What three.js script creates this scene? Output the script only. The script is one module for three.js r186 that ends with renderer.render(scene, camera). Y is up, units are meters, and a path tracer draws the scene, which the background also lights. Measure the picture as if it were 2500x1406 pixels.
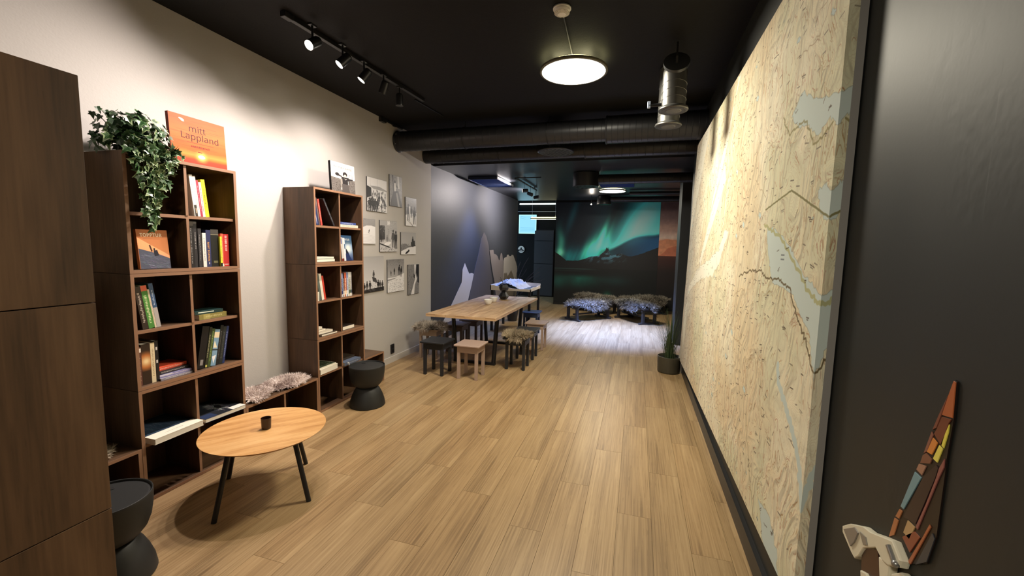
import * as THREE from 'three';
import { RoundedBoxGeometry } from 'three/addons/geometries/RoundedBoxGeometry.js';
import { mergeGeometries } from 'three/addons/utils/BufferGeometryUtils.js';
import { RectAreaLightUniformsLib } from 'three/addons/lights/RectAreaLightUniformsLib.js';

// ---------- camera, sky, large area lights, exposure ----------
RectAreaLightUniformsLib.init();
const scene = new THREE.Scene();
const V = (x, y, z) => new THREE.Vector3(x, y, z);
const rad = THREE.MathUtils.degToRad;
const camera = new THREE.PerspectiveCamera(2 * Math.atan(703 / 1021) * 180 / Math.PI, 2500 / 1406, 0.05, 80);
camera.rotation.order = 'YXZ';
camera.position.set(0, 1.5, 0);
camera.rotation.set(rad(-5.738), rad(16.495), rad(1.238));
scene.add(camera);
scene.background = new THREE.Color(0.50, 0.62, 1.0).multiplyScalar(1.6);
const renderer = new THREE.WebGLRenderer({ antialias: true });
renderer.toneMapping = THREE.LinearToneMapping;
renderer.toneMappingExposure = 1.3;
renderer.shadowMap.enabled = true;
renderer.shadowMap.type = THREE.PCFSoftShadowMap;
const WARM = new THREE.Color(1, 0.91, 0.73), SPOTC = new THREE.Color(1, 0.87, 0.81);
const CEIL = 2.948, LOW = 2.64, XL = -2.92, XR = 0.61;
function areaLight(color, power, w, h, at, to) {
  const l = new THREE.RectAreaLight(color, power, w, h);
  l.position.set(...at); l.lookAt(V(...to)); scene.add(l); return l;
}
areaLight(new THREE.Color(0.45, 0.78, 1.0), 3, 1.6, 1.9, [-5.05, 1.5, -11.3], [0, 1.4, -10.9]);     // daylight through the entrance window

// ---------- small tools ----------
let seed = 7;
const rnd = (a = 1, b) => { seed = (seed * 1664525 + 1013904223) >>> 0; const t = seed / 4294967296; return b === undefined ? t * a : a + t * (b - a); };
const names = {};
const numbered = (n) => { const k = names[n] = (names[n] ?? -1) + 1; return k ? n + '_' + String(k).padStart(3, '0') : n; };
const hash = (x, y, s) => { let h = (x * 374761393 + y * 668265263 + s * 974711) | 0; h = Math.imul(h ^ (h >>> 13), 1274126177); return ((h ^ (h >>> 16)) >>> 0) / 4294967296; };
const mod = (a, n) => ((a % n) + n) % n;
function vn(x, y, s = 0, px = 4096, py = 4096) {
  const xi = Math.floor(x), yi = Math.floor(y), fx = x - xi, fy = y - yi, u = fx * fx * (3 - 2 * fx), v = fy * fy * (3 - 2 * fy);
  const x0 = mod(xi, px), x1 = mod(xi + 1, px), y0 = mod(yi, py), y1 = mod(yi + 1, py);
  const a = hash(x0, y0, s), b = hash(x1, y0, s), c = hash(x0, y1, s), d = hash(x1, y1, s);
  return a + (b - a) * u + (c - a) * v + (a - b - c + d) * u * v;
}
const fbm = (x, y, s, o = 4, px = 4096, py = 4096) => { let t = 0, a = 0.5, n = 0; for (let i = 0; i < o; i++) { t += a * vn(x, y, s + i * 17, px, py); n += a; a *= 0.5; x *= 2; y *= 2; px *= 2; py *= 2; } return t / n; };
const mix = (a, b, t) => a + (b - a) * t, clamp = (x, a = 0, b = 1) => Math.min(b, Math.max(a, x));
const smooth = (a, b, x) => { const t = clamp((x - a) / (b - a)); return t * t * (3 - 2 * t); };
const gauss = (x, s) => Math.exp(-(x * x) / (2 * s * s));
function pixelTex(w, h, fn, { srgb = true, wrap = THREE.RepeatWrapping } = {}) {   // fn(u, v from the top, out)
  const data = new Uint8Array(w * h * 4), o = [0, 0, 0];
  for (let y = 0; y < h; y++) for (let x = 0; x < w; x++) {
    fn((x + 0.5) / w, (h - y - 0.5) / h, o);
    const i = (y * w + x) * 4; data[i] = clamp(o[0], 0, 255); data[i + 1] = clamp(o[1], 0, 255); data[i + 2] = clamp(o[2], 0, 255); data[i + 3] = 255;
  }
  const t = new THREE.DataTexture(data, w, h); t.magFilter = THREE.LinearFilter; t.minFilter = THREE.LinearMipmapLinearFilter; t.generateMipmaps = true;
  t.wrapS = t.wrapT = wrap; if (srgb) t.colorSpace = THREE.SRGBColorSpace; t.needsUpdate = true; return t;
}
function canvasTex(w, h, draw) {
  const c = document.createElement('canvas'); c.width = w; c.height = h; const g = c.getContext('2d'); draw(g, w, h);
  const t = new THREE.CanvasTexture(c); t.colorSpace = THREE.SRGBColorSpace; return t;
}
const poly = (g, pts, fill) => { g.beginPath(); pts.forEach(([x, y], i) => i ? g.lineTo(x, y) : g.moveTo(x, y)); g.closePath(); g.fillStyle = fill; g.fill(); };
const std = (o) => new THREE.MeshStandardMaterial(o);
const srgb = (r, g, b) => new THREE.Color().setRGB(r / 255, g / 255, b / 255, THREE.SRGBColorSpace);

// objects
function thing(name, label, category, at = [0, 0, 0], group) {
  const o = new THREE.Group(); o.name = numbered(name); o.position.set(...at); scene.add(o);
  o.userData = { label, category }; if (group) o.userData.group = group; return o;
}
function part(name, geo, mat, parent, at, rot, label) {
  const m = new THREE.Mesh(geo, mat); m.name = numbered(name); parent.add(m);
  if (at) m.position.set(...at); if (rot) m.rotation.set(...rot);
  if (label) m.userData.label = label; return m;
}
function single(name, label, category, geo, mat, at, rot, group) {
  const m = part(name, geo, mat, scene, at, rot); m.userData = { label, category }; if (group) m.userData.group = group; return m;
}
function struct(name, geo, mat, at) { const m = new THREE.Mesh(geo, mat); m.name = name; m.userData.kind = 'structure'; if (at) m.position.set(...at); scene.add(m); return m; }
const merge = (list) => mergeGeometries(list.map((g) => (g.index ? g.toNonIndexed() : g)), false);
const shift = (g, x, y, z) => g.translate(x, y, z);
// uv in metres, u along the grain
function grainUV(g, axis = 'y', ou = 0, ov = 0) {
  const p = g.attributes.position, n = g.attributes.normal, uv = new Float32Array(p.count * 2), ax = { x: 0, y: 1, z: 2 }[axis];
  for (let i = 0; i < p.count; i++) {
    const q = [p.getX(i), p.getY(i), p.getZ(i)], m = [Math.abs(n.getX(i)), Math.abs(n.getY(i)), Math.abs(n.getZ(i))];
    const k = m.indexOf(Math.max(...m)), o = [0, 1, 2].filter((a) => a !== k);
    const a = k === ax ? o[0] : ax, b = o.find((c) => c !== a);
    uv[2 * i] = q[a] + ou; uv[2 * i + 1] = q[b] + ov;
  }
  g.setAttribute('uv', new THREE.BufferAttribute(uv, 2)); return g;
}
const bx = (w, h, d, axis = 'y', r = 0.0012) => grainUV(new RoundedBoxGeometry(w, h, d, 1, Math.min(r, w / 3, h / 3, d / 3)), axis, rnd(3), rnd(3));
const box = (w, h, d) => new THREE.BoxGeometry(w, h, d);
const wallBox = (x0, x1, y0, y1, z0, z1) => { const g = box(x1 - x0, y1 - y0, z1 - z0); g.translate((x0 + x1) / 2, (y0 + y1) / 2, (z0 + z1) / 2); return grainUV(g, 'y'); };
const cyl = (r0, r1, h, n = 24) => new THREE.CylinderGeometry(r0, r1, h, n);
const rod = (a, b, r, n = 8) => { const d = V(...b).sub(V(...a)), g = cyl(r, r, d.length(), n); g.applyQuaternion(new THREE.Quaternion().setFromUnitVectors(V(0, 1, 0), d.clone().normalize())); return g.translate((a[0] + b[0]) / 2, (a[1] + b[1]) / 2, (a[2] + b[2]) / 2); };
const tube = (pts, r, seg = 20, n = 6) => new THREE.TubeGeometry(new THREE.CatmullRomCurve3(pts.map((p) => V(...p))), seg, r, n);
const lathe = (pts, n = 48) => new THREE.LatheGeometry(pts.map(([x, y]) => new THREE.Vector2(x, y)), n);
const shapeOf = (pts) => { const s = new THREE.Shape(); pts.forEach(([x, y], i) => i ? s.lineTo(x, y) : s.moveTo(x, y)); s.closePath(); return s; };

// ---------- materials ----------
function woodTex(w, h, C, { sx = 2, sy = 24, rings = 5, contrast = 1, flecks = 0.5, s = 1, bw = 0.34, lw = 0.9 }) {   // C: dark, mid, light in sRGB; tile is 1 x 0.5 m of grain along u
  return pixelTex(w, h, (u, v, o) => {
    const warp = fbm(u * sx, v * 4, s + 3, 3, sx, 4), low = fbm(u * sx, v * 6, s, 3, sx, 6);
    const band = 0.5 + 0.5 * Math.sin((v * rings + warp * 2.6) * 6.2832);
    const fine = fbm(u * sx * 4, v * sy * 4, s + 40, 3, sx * 4, sy * 4), pore = vn(u * 30, v * 260, s + 90, 30, 260);
    let t = 0.5 + contrast * ((band - 0.5) * bw + (low - 0.5) * lw + (fine - 0.5) * 0.7) - (pore > 0.82 ? flecks * 0.25 : 0);
    t = clamp(t);
    for (let i = 0; i < 3; i++) o[i] = t < 0.5 ? mix(C[0][i], C[1][i], t * 2) : mix(C[1][i], C[2][i], t * 2 - 1);
  });
}
const walnutT = woodTex(1024, 512, [[60, 43, 28], [88, 64, 44], [108, 81, 57]], { sx: 2, rings: 3, contrast: 0.75, flecks: 0.3, s: 5 });
const oakT = woodTex(1024, 512, [[172, 122, 68], [205, 156, 98], [224, 182, 126]], { sx: 2, rings: 4, contrast: 0.8, flecks: 0.6, s: 21 });
const ashT = woodTex(1024, 512, [[158, 124, 90], [194, 161, 122], [214, 186, 150]], { sx: 2, rings: 4, contrast: 0.9, flecks: 0.5, s: 77 });
const floorT = woodTex(2048, 1024, [[128, 103, 70], [165, 137, 98], [190, 163, 122]], { sx: 2, sy: 50, rings: 5, contrast: 1.15, flecks: 0.6, s: 33, bw: 0.16, lw: 0.55 });
for (const t of [walnutT, oakT, ashT, floorT]) { t.repeat.set(1, 2); t.anisotropy = 8; }
walnutT.repeat.set(0.8, 1.6); floorT.repeat.set(0.42, 1.0);
const walnut = std({ map: walnutT, roughness: 0.5 }), walnutLitEdge = std({ color: srgb(142, 106, 80), roughness: 0.5 });  // light caught by the front edges is put into the paler brown
const oak = [1, 0.94, 1.05].map((k) => std({ map: oakT, color: new THREE.Color(k, k * 0.99, k * 0.97), roughness: 0.45 }));
const floorM = [0.88, 0.91, 0.935, 0.895].map((k, i) => std({ map: floorT, color: new THREE.Color(k, k * (1 - 0.01 * i), k * (1 - 0.02 * i)), roughness: 0.42 }));
const plasterB = pixelTex(512, 512, (u, v, o) => { const t = 255 * (0.6 * fbm(u * 20, v * 20, 11, 3, 20, 20) + 0.4 * vn(u * 180, v * 180, 12, 180, 180)); o[0] = o[1] = o[2] = t; }, { srgb: false });
const roughB = pixelTex(512, 512, (u, v, o) => { const m = smooth(0.42, 0.62, fbm(u * 3, v * 3, 61, 3, 3, 3)); const t = 110 + 140 * (m * (fbm(u * 22 + v * 6, v * 40, 62, 3, 22 + 0, 40) - 0.4)) + 8 * vn(u * 200, v * 200, 63, 200, 200); o[0] = o[1] = o[2] = t; }, { srgb: false });
const greige = std({ color: new THREE.Color(0.45, 0.427, 0.395), roughness: 0.75, bumpMap: plasterB, bumpScale: 0.0006 });
const blackPaint = new THREE.MeshPhysicalMaterial({ color: new THREE.Color(0.009, 0.009, 0.0095), roughness: 0.65, specularIntensity: 0.3, bumpMap: plasterB, bumpScale: 0.0008 });
const blackWall = std({ color: new THREE.Color(0.016, 0.0182, 0.0178), roughness: 0.52, bumpMap: roughB, bumpScale: 0.0015 });
const darkWall = std({ color: new THREE.Color(0.034, 0.037, 0.046), roughness: 0.56, bumpMap: plasterB, bumpScale: 0.0008 });
const lowCeil = std({ color: new THREE.Color(0.018, 0.020, 0.026), roughness: 0.33, bumpMap: plasterB, bumpScale: 0.0012 });
const skirt = std({ color: new THREE.Color(0.55, 0.52, 0.47), roughness: 0.5 });
const blackSatin = std({ color: new THREE.Color(0.015, 0.015, 0.016), roughness: 0.4 });
const blackMetal = std({ color: new THREE.Color(0.02, 0.02, 0.022), roughness: 0.35, metalness: 0.4 });
const ductM = std({ color: new THREE.Color(0.022, 0.023, 0.027), roughness: 0.38, metalness: 0.25 });
const slabM = std({ color: new THREE.Color(0.10, 0.07, 0.045), roughness: 0.8 });
const whitePl = std({ color: new THREE.Color(0.8, 0.79, 0.75), roughness: 0.4 });
const cream = std({ color: new THREE.Color(0.78, 0.72, 0.60), roughness: 0.8 });
const galv = std({ color: new THREE.Color(0.33, 0.33, 0.32), roughness: 0.33, metalness: 0.75 });

// ---------- the shell ----------
const floor = new THREE.Group(); floor.name = 'floor'; floor.userData.kind = 'structure'; scene.add(floor);
part('subfloor', wallBox(-5.2, 2.3, -0.12, -0.006, -12.6, 3.1), slabM, floor);
{
  const PW = 0.184, PL = 1.24, variants = [];
  for (let i = 0; i < 14; i++) { const g = new THREE.BoxGeometry(PW - 0.0014, 0.006, 1); g.translate(0, -0.003, 0); grainUV(g, 'z'); const uv = g.attributes.uv, a = rnd(4), b = rnd(4); for (let k = 0; k < uv.count; k++) uv.setXY(k, uv.getX(k) * PL + a, uv.getY(k) + b); variants.push(g); }
  for (let c = 0; c < 21; c++) {
    const x = -2.98 + PW / 2 + c * PW; let z = 0.9 - ((c * 0.413) % 1) * PL;
    for (; z > (c < 5 ? -12.3 : -10.9);) {
      const L = Math.min(PL, z + 12.4); if (z - L < -0.45) { const m = part('plank', variants[Math.floor(rnd(14))], floorM[Math.floor(rnd(4))], floor, [x, 0, z - L / 2]); m.scale.z = L - 0.0014; }
      z -= PL;
    }
  }
}
struct('wall_left', wallBox(XL - 0.12, XL, 0, 3.05, -5.6, 3.1), greige);
struct('wall_left_back', wallBox(XL - 0.12, XL - 0.003, 0, 3.05, -10.25, -5.6), darkWall);
struct('wall_right', wallBox(XR, XR + 0.14, 0, 3.05, -5.62, 3.1), blackWall);
struct('wall_behind', wallBox(XL, XR, 0, 3.05, 3.0, 3.12), blackPaint);
struct('ceiling', wallBox(-3.1, 0.8, CEIL, 3.06, -5.68, 3.12), blackPaint);
struct('ceiling_back', wallBox(-3.04, 2.3, LOW, 3.06, -10.3, -5.68), lowCeil);
struct('ceiling_end', wallBox(-5.2, 2.3, 2.95, 3.06, -12.6, -10.3), blackPaint);
struct('wall_end', wallBox(-2.06, 2.2, 0, 2.95, -11.0, -10.82), blackPaint);
struct('wall_end_side', wallBox(-2.06, -1.94, 0, 2.95, -12.4, -11.0), blackPaint);
struct('wall_far', wallBox(-5.2, -1.9, 0, 2.95, -12.6, -12.3), blackPaint);
struct('wall_entrance', merge([wallBox(-5.2, -5.08, 0, 0.5, -12.3, -10.25), wallBox(-5.2, -5.08, 2.5, 2.95, -12.3, -10.25), wallBox(-5.2, -5.08, 0.5, 2.5, -12.3, -12.15), wallBox(-5.2, -5.08, 0.5, 2.5, -10.4, -10.25)]), blackPaint);
struct('wall_entrance_side', wallBox(-5.2, -3.04, 0, 2.95, -10.37, -10.25), blackPaint);
struct('wall_bay', wallBox(2.06, 2.2, 0, 2.95, -10.82, -5.62), blackPaint);
struct('wall_bay_side', wallBox(0.75, 2.2, 0, 2.95, -5.62, -5.5), blackPaint);
const pane = new THREE.MeshPhysicalMaterial({ color: 0xffffff, transmission: 1, thickness: 0, roughness: 0.05 });
struct('window_1', wallBox(-5.15, -5.145, 0.5, 2.5, -12.15, -10.4), pane);
struct('trim_1', wallBox(0.62, 1.0, 0, LOW, -7.45, -6.98), std({ color: new THREE.Color(0.03, 0.033, 0.038), roughness: 0.45 }));   // the pillar beyond the map
struct('baseboard_left', wallBox(XL, XL + 0.014, 0, 0.075, -5.6, -3.91), skirt);
struct('baseboard_left_back', wallBox(XL - 0.003, XL + 0.012, 0, 0.07, -10.25, -5.6), blackSatin);
struct('baseboard_right', wallBox(XR - 0.022, XR, 0, 0.1, -5.62, 3.0), blackSatin);
struct('baseboard_end', wallBox(-2.06, 2.06, 0, 0.06, -10.82, -10.8), blackSatin);
// dark door with panels in the far wall
const door = new THREE.Group(); door.name = 'door_1'; door.userData.kind = 'structure'; door.position.set(-2.67, 0, -12.28); scene.add(door);
const doorM = std({ color: new THREE.Color(0.06, 0.065, 0.072), roughness: 0.4 });
part('door_leaf', wallBox(-0.3, 0.3, 0.02, 2.0, -0.02, 0), std({ color: new THREE.Color(0.03, 0.032, 0.036), roughness: 0.4 }), door);
for (const [a, b] of [[0.04, 0.98], [1.0, 1.66], [1.68, 1.97]]) part('door_panel', bx(0.57, b - a, 0.022), doorM, door, [0, (a + b) / 2, 0.008]);
// painted mountain silhouettes on the dark left wall: flat boards standing a little proud
const P = {
  a: [[-6.869, 1.179], [-6.768, 1.069], [-6.733, 0.842], [-6.299, 0.488], [-5.956, 0.235], [-5.7, 0.08], [-6.95, 0.08], [-7.0, 0.3], [-7.038, 0.511], [-7.187, 0.754], [-7.296, 0.965], [-7.203, 0.987], [-7.068, 0.983]],
  b: [[-7.81, 1.755], [-7.673, 1.621], [-7.514, 1.301], [-7.356, 1.062], [-7.147, 0.645], [-6.95, 0.08], [-8.5, 0.08], [-8.354, 0.799], [-8.219, 1.076], [-8.105, 1.5], [-7.96, 1.679]],
  c: [[-8.154, 1.401], [-8.394, 1.408], [-8.436, 1.324], [-8.579, 1.31], [-8.68, 1.264], [-8.773, 1.179], [-8.825, 1.19], [-8.888, 1.319], [-8.941, 1.344], [-8.997, 1.317], [-9.079, 1.171], [-9.13, 0.676], [-9.13, 0.08], [-8.7, 0.08], [-8.515, 0.683], [-8.308, 1.044]],
  d: [[-9.102, 1.157], [-9.15, 1.222], [-9.341, 1.245], [-9.369, 1.292], [-9.476, 1.295], [-9.549, 1.255], [-9.693, 1.256], [-9.73, 1.287], [-9.864, 1.281], [-10.11, 1.1], [-10.24, 0.98], [-10.24, 0.08], [-9.14, 0.08]],
  e: [[-9.143, 0.862], [-9.23, 0.884], [-9.276, 0.854], [-9.343, 0.875], [-9.431, 0.79], [-9.578, 0.851], [-9.708, 0.914], [-9.876, 0.791], [-10.041, 0.649], [-10.22, 0.3], [-10.22, 0.08], [-9.15, 0.08]],
};
const cut = (pts, t) => { const g = new THREE.ExtrudeGeometry(shapeOf(pts.map(([z, y]) => [-z, y])), { depth: t, bevelEnabled: false }); return g.rotateY(Math.PI / 2); };   // shape x -> world -z, thickness -> +x
for (const [k, name, label, col, t] of [['b', 'mountain_cutout', 'dark grey steep mountain silhouette on the black wall behind the dining table', [0.085, 0.078, 0.088], 0.0], ['a', 'mountain_cutout', 'pale grey mountain silhouette with a forked tip, nearest on the black wall', [0.50, 0.47, 0.46], 0.004],
  ['c', 'mountain_cutout', 'mauve grey jagged mountain silhouette behind the relief model table', [0.20, 0.175, 0.175], 0.004], ['d', 'mountain_cutout', 'light greige flat-topped mountain silhouette at the far end of the black wall', [0.40, 0.37, 0.335], 0.008], ['e', 'mountain_cutout', 'small taupe mountain silhouette in front of the light greige one', [0.16, 0.135, 0.105], 0.012]])
  single(name, label, 'wall decor', cut(P[k], 0.0035), std({ color: new THREE.Color(...col), roughness: 0.6, bumpMap: plasterB, bumpScale: 0.0005 }), [XL + t, 0, 0], null, 'mountain silhouettes on the black wall');

// ---------- wall map ----------
const MAPZ = 3.92;                                                         // the map runs from z = -1.515 (near) to -5.435 (far)
const mapT = canvasTex(2048, 1280, (g, W, H) => {
  const X = (z) => W - (-1.515 - z) / MAPZ * W, Y = (y) => H - (y - 0.15) / 2.45 * H, pts = (l) => l.map(([z, y]) => [X(z), Y(y)]);
  const hgt = new Float32Array((W + 2) * (H + 2));
  for (let y = 0; y < H + 2; y++) for (let x = 0; x < W + 2; x++) {
    const u = x / 85, v = y / 100, wx = fbm(u * 0.8, v * 0.8, 201, 2), wy = fbm(u * 0.8 + 9, v * 0.8, 202, 2);
    const r = 1 - Math.abs(2 * fbm(u * 1.6 + wx * 2.2, v * 0.8 + wy * 1.4, 203, 4) - 1);
    hgt[y * (W + 2) + x] = 0.75 * r * r + 0.5 * fbm(u * 0.5, v * 0.5, 207, 3) + 0.07 * fbm(u * 7, v * 4, 209, 2);
  }
  const img = g.createImageData(W, H), d = img.data;
  for (let y = 0; y < H; y++) for (let x = 0; x < W; x++) {
    const i = y * (W + 2) + x, h = hgt[i], gx = hgt[i + 1] - h, gy = hgt[i + W + 2] - h;
    const sh = clamp(1 + (gx * 0.7 + gy) * 2.6, 0.86, 1.06);
    const warm = smooth(0.5, 0.72, fbm(x / 260, y / 260, 221, 3)), green = smooth(0.52, 0.7, fbm(x / 200 + 40, y / 240, 231, 3)) * 0.7;
    let c = [237, 231, 206]; c = c.map((q, k) => mix(q, [222, 204, 168][k], warm * 0.7)); c = c.map((q, k) => mix(q, [214, 214, 182][k], green * (1 - warm)));
    const ct = h * 17, f = Math.abs(ct - Math.round(ct)) / (Math.hypot(gx, gy) * 17 + 1e-4), line = clamp(1.1 - f) * 0.17;
    const far = smooth(0.34, 0.1, x / W + 0.12 * (fbm(x / 120, y / 200, 241, 3) - 0.5));
    c = c.map((q, k) => mix(q, [206, 203, 193][k], far * 0.8));
    const j = (y * W + x) * 4; for (let k = 0; k < 3; k++) d[j + k] = mix(c[k] * sh, [164, 126, 90][k], line); d[j + 3] = 255;
  }
  g.putImageData(img, 0, 0);
  const W2 = W + 2; g.lineCap = 'round';
  for (let i = 0; i < 15000; i++) {
    let x = rnd(3, W - 3), y = rnd(3, H - 3); const k = smooth(0.42, 0.62, fbm(x / 110, y / 150, 251, 3)); if (rnd() > 0.16 + k) continue;
    g.beginPath(); g.moveTo(x, y); const n = Math.floor(rnd(4, 12)); for (let q = 0; q < n; q++) { const a = Math.floor(y) * W2 + Math.floor(x), gx = hgt[a + 1] - hgt[a], gy = hgt[a + W2] - hgt[a], l = Math.hypot(gx, gy) + 1e-6; x = clamp(x - gy / l * 2.6 + 0.2, 2, W - 3); y = clamp(y + gx / l * 2.6 + 0.5, 2, H - 3); g.lineTo(x, y); }
    g.strokeStyle = `rgba(${146 + rnd(30)},${104 + rnd(26)},${66 + rnd(26)},${rnd(0.25, 0.6)})`; g.lineWidth = rnd(0.9, 2.4); g.stroke();
  }
  const wob = (l, a = 5, n = 7) => { const o = []; for (let i = 0; i < l.length; i++) { const p = l[i], q = l[(i + 1) % l.length]; for (let k = 0; k < n; k++) o.push([mix(p[0], q[0], k / n) + rnd(-a, a), mix(p[1], q[1], k / n) + rnd(-a, a)]); } return o; };
  const LAKE = 'rgb(203,217,214)', SEA = 'rgb(196,200,200)', SNOW = 'rgb(240,236,220)';
  const lake = (l, f = LAKE, a = 4) => { const w = wob(pts(l), a); poly(g, w, f); g.strokeStyle = 'rgba(120,130,120,.45)'; g.lineWidth = 1.2; g.stroke(); };
  const stroke = (l, w, c, a = 5, n = 10) => { const q = pts(l), o = []; for (let i = 0; i + 1 < q.length; i++) for (let k = 0; k < n; k++) o.push([mix(q[i][0], q[i + 1][0], k / n) + rnd(-a, a), mix(q[i][1], q[i + 1][1], k / n) + rnd(-a, a)]); o.push(q[q.length - 1]); g.beginPath(); o.forEach(([x, y], i) => i ? g.lineTo(x, y) : g.moveTo(x, y)); g.strokeStyle = c; g.lineWidth = w; g.lineJoin = g.lineCap = 'round'; g.stroke(); };
  lake([[-2.16, 1.61], [-2.04, 1.60], [-1.9, 1.55], [-1.8, 1.5], [-1.66, 1.42], [-1.57, 1.39], [-1.5, 1.36], [-1.5, 1.05], [-1.53, 1.14], [-1.58, 1.23], [-1.66, 1.28], [-1.77, 1.35], [-2.02, 1.37], [-2.08, 1.45], [-2.12, 1.52]]);
  lake([[-1.94, 2.03], [-1.84, 2.09], [-1.75, 2.04], [-1.6, 1.99], [-1.5, 1.98], [-1.5, 1.88], [-1.58, 1.92], [-1.66, 1.89], [-1.75, 1.94], [-1.86, 1.97]]);
  lake([[-1.62, 1.70], [-1.55, 1.72], [-1.5, 1.68], [-1.5, 1.60], [-1.58, 1.62]]);
  stroke([[-1.86, 1.05], [-1.82, 0.98], [-1.7, 0.91], [-1.62, 0.85], [-1.56, 0.78], [-1.51, 0.66]], 16, LAKE, 4);
  lake([[-1.95, 0.42], [-1.82, 0.46], [-1.7, 0.38], [-1.62, 0.26], [-1.7, 0.2], [-1.85, 0.3]], LAKE, 6);
  // fjords and snow on the far side of the map
  lake([[-2.95, 2.58], [-3.02, 2.58], [-3.2, 2.25], [-3.42, 2.05], [-3.75, 1.82], [-3.72, 1.9], [-3.42, 2.16], [-3.2, 2.36]], SNOW, 3);
  lake([[-3.0, 1.62], [-3.12, 1.64], [-3.3, 1.5], [-3.72, 1.42], [-4.3, 1.32], [-4.9, 1.1], [-4.95, 1.0], [-4.3, 1.2], [-3.75, 1.28], [-3.5, 1.3], [-3.22, 1.42]], SNOW, 6);
  lake([[-3.2, 1.98], [-3.28, 2.1], [-3.8, 1.75], [-4.2, 1.4], [-4.15, 1.36], [-3.7, 1.66]], SNOW, 3);
  lake([[-4.05, 2.6], [-4.5, 2.6], [-5.0, 2.1], [-5.2, 1.7], [-5.1, 1.6], [-4.7, 2.0], [-4.4, 2.25]], SNOW, 6);
  lake([[-5.43, 2.6], [-5.0, 2.6], [-5.2, 2.1], [-5.3, 1.6], [-5.2, 1.2], [-5.3, 0.9], [-5.43, 0.7]], SEA, 8);
  lake([[-4.9, 0.95], [-5.1, 0.85], [-5.2, 0.5], [-5.1, 0.35], [-4.95, 0.6]], 'rgb(228,224,208)', 7);
  for (let i = 0; i < 14; i++) { const z = rnd(-3.0, -5.3), y = rnd(0.5, 2.4); stroke([[z, y], [z - 0.05, y - 0.12], [z - rnd(0.0, 0.16), y - rnd(0.2, 0.4)]], rnd(2, 6), SNOW, 2, 6); }
  for (let i = 0; i < 60; i++) { const z = rnd(-1.55, -5.3), y = rnd(0.2, 2.55), r = rnd(0.004, 0.02); lake([[z, y], [z - r * 2, y + r], [z - r * 3, y], [z - r, y - r]], LAKE, 2); }
  // border lines, roads, valleys
  stroke([[-2.2, 1.69], [-1.87, 1.735], [-1.52, 1.61]], 4, 'rgba(120,116,70,.9)', 0.6, 30);
  stroke([[-2.62, 1.36], [-2.4, 1.4], [-2.18, 1.41], [-2.1, 1.38], [-1.92, 1.39], [-1.8, 1.36], [-1.7, 1.27], [-1.6, 1.2], [-1.52, 1.12]], 4, 'rgba(96,80,50,.85)', 4);
  stroke([[-2.2, 1.62], [-1.95, 1.56], [-1.78, 1.46], [-1.6, 1.36], [-1.52, 1.34]], 7, 'rgba(176,176,120,.8)', 4);
  stroke([[-2.05, 2.05], [-1.95, 1.96], [-1.8, 1.98], [-1.68, 1.86], [-1.55, 1.9]], 4, 'rgba(130,120,70,.7)', 4);
  stroke([[-2.25, 0.7], [-2.15, 0.5], [-2.0, 0.32], [-1.9, 0.2]], 4, 'rgba(150,140,96,.6)', 6);
  for (let i = 0; i < 26; i++) { const z = rnd(-1.6, -5), y = rnd(0.3, 2.4), a = rnd(6.28); stroke([[z, y], [z + 0.2 * Math.cos(a), y + 0.2 * Math.sin(a)], [z + 0.38 * Math.cos(a + 0.5), y + 0.38 * Math.sin(a + 0.5)]], rnd(1, 2.2), 'rgba(150,120,84,.55)', 5); }
  // place names too small to read: short dark dashes
  for (let i = 0; i < 1300; i++) { const z = -1.53 - Math.pow(rnd(), 0.8) * 3.6, y = rnd(0.2, 2.55), w = rnd(8, 22); g.save(); g.translate(X(z), Y(y)); g.rotate(rnd(-0.25, 0.25) + (rnd() < 0.25 ? -0.9 : 0)); g.fillStyle = 'rgba(70,58,46,' + rnd(0.45, 0.8) + ')'; g.fillRect(-w / 2, 0, w, 2.2); if (rnd() < 0.3) g.fillRect(-w / 3, 4, w * 0.6, 1.6); g.restore(); }
  for (const dy of [0, 9]) { g.fillStyle = 'rgba(110,120,125,.9)'; g.fillRect(X(-1.93), Y(1.49) + dy, 22, 3); }
});
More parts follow.
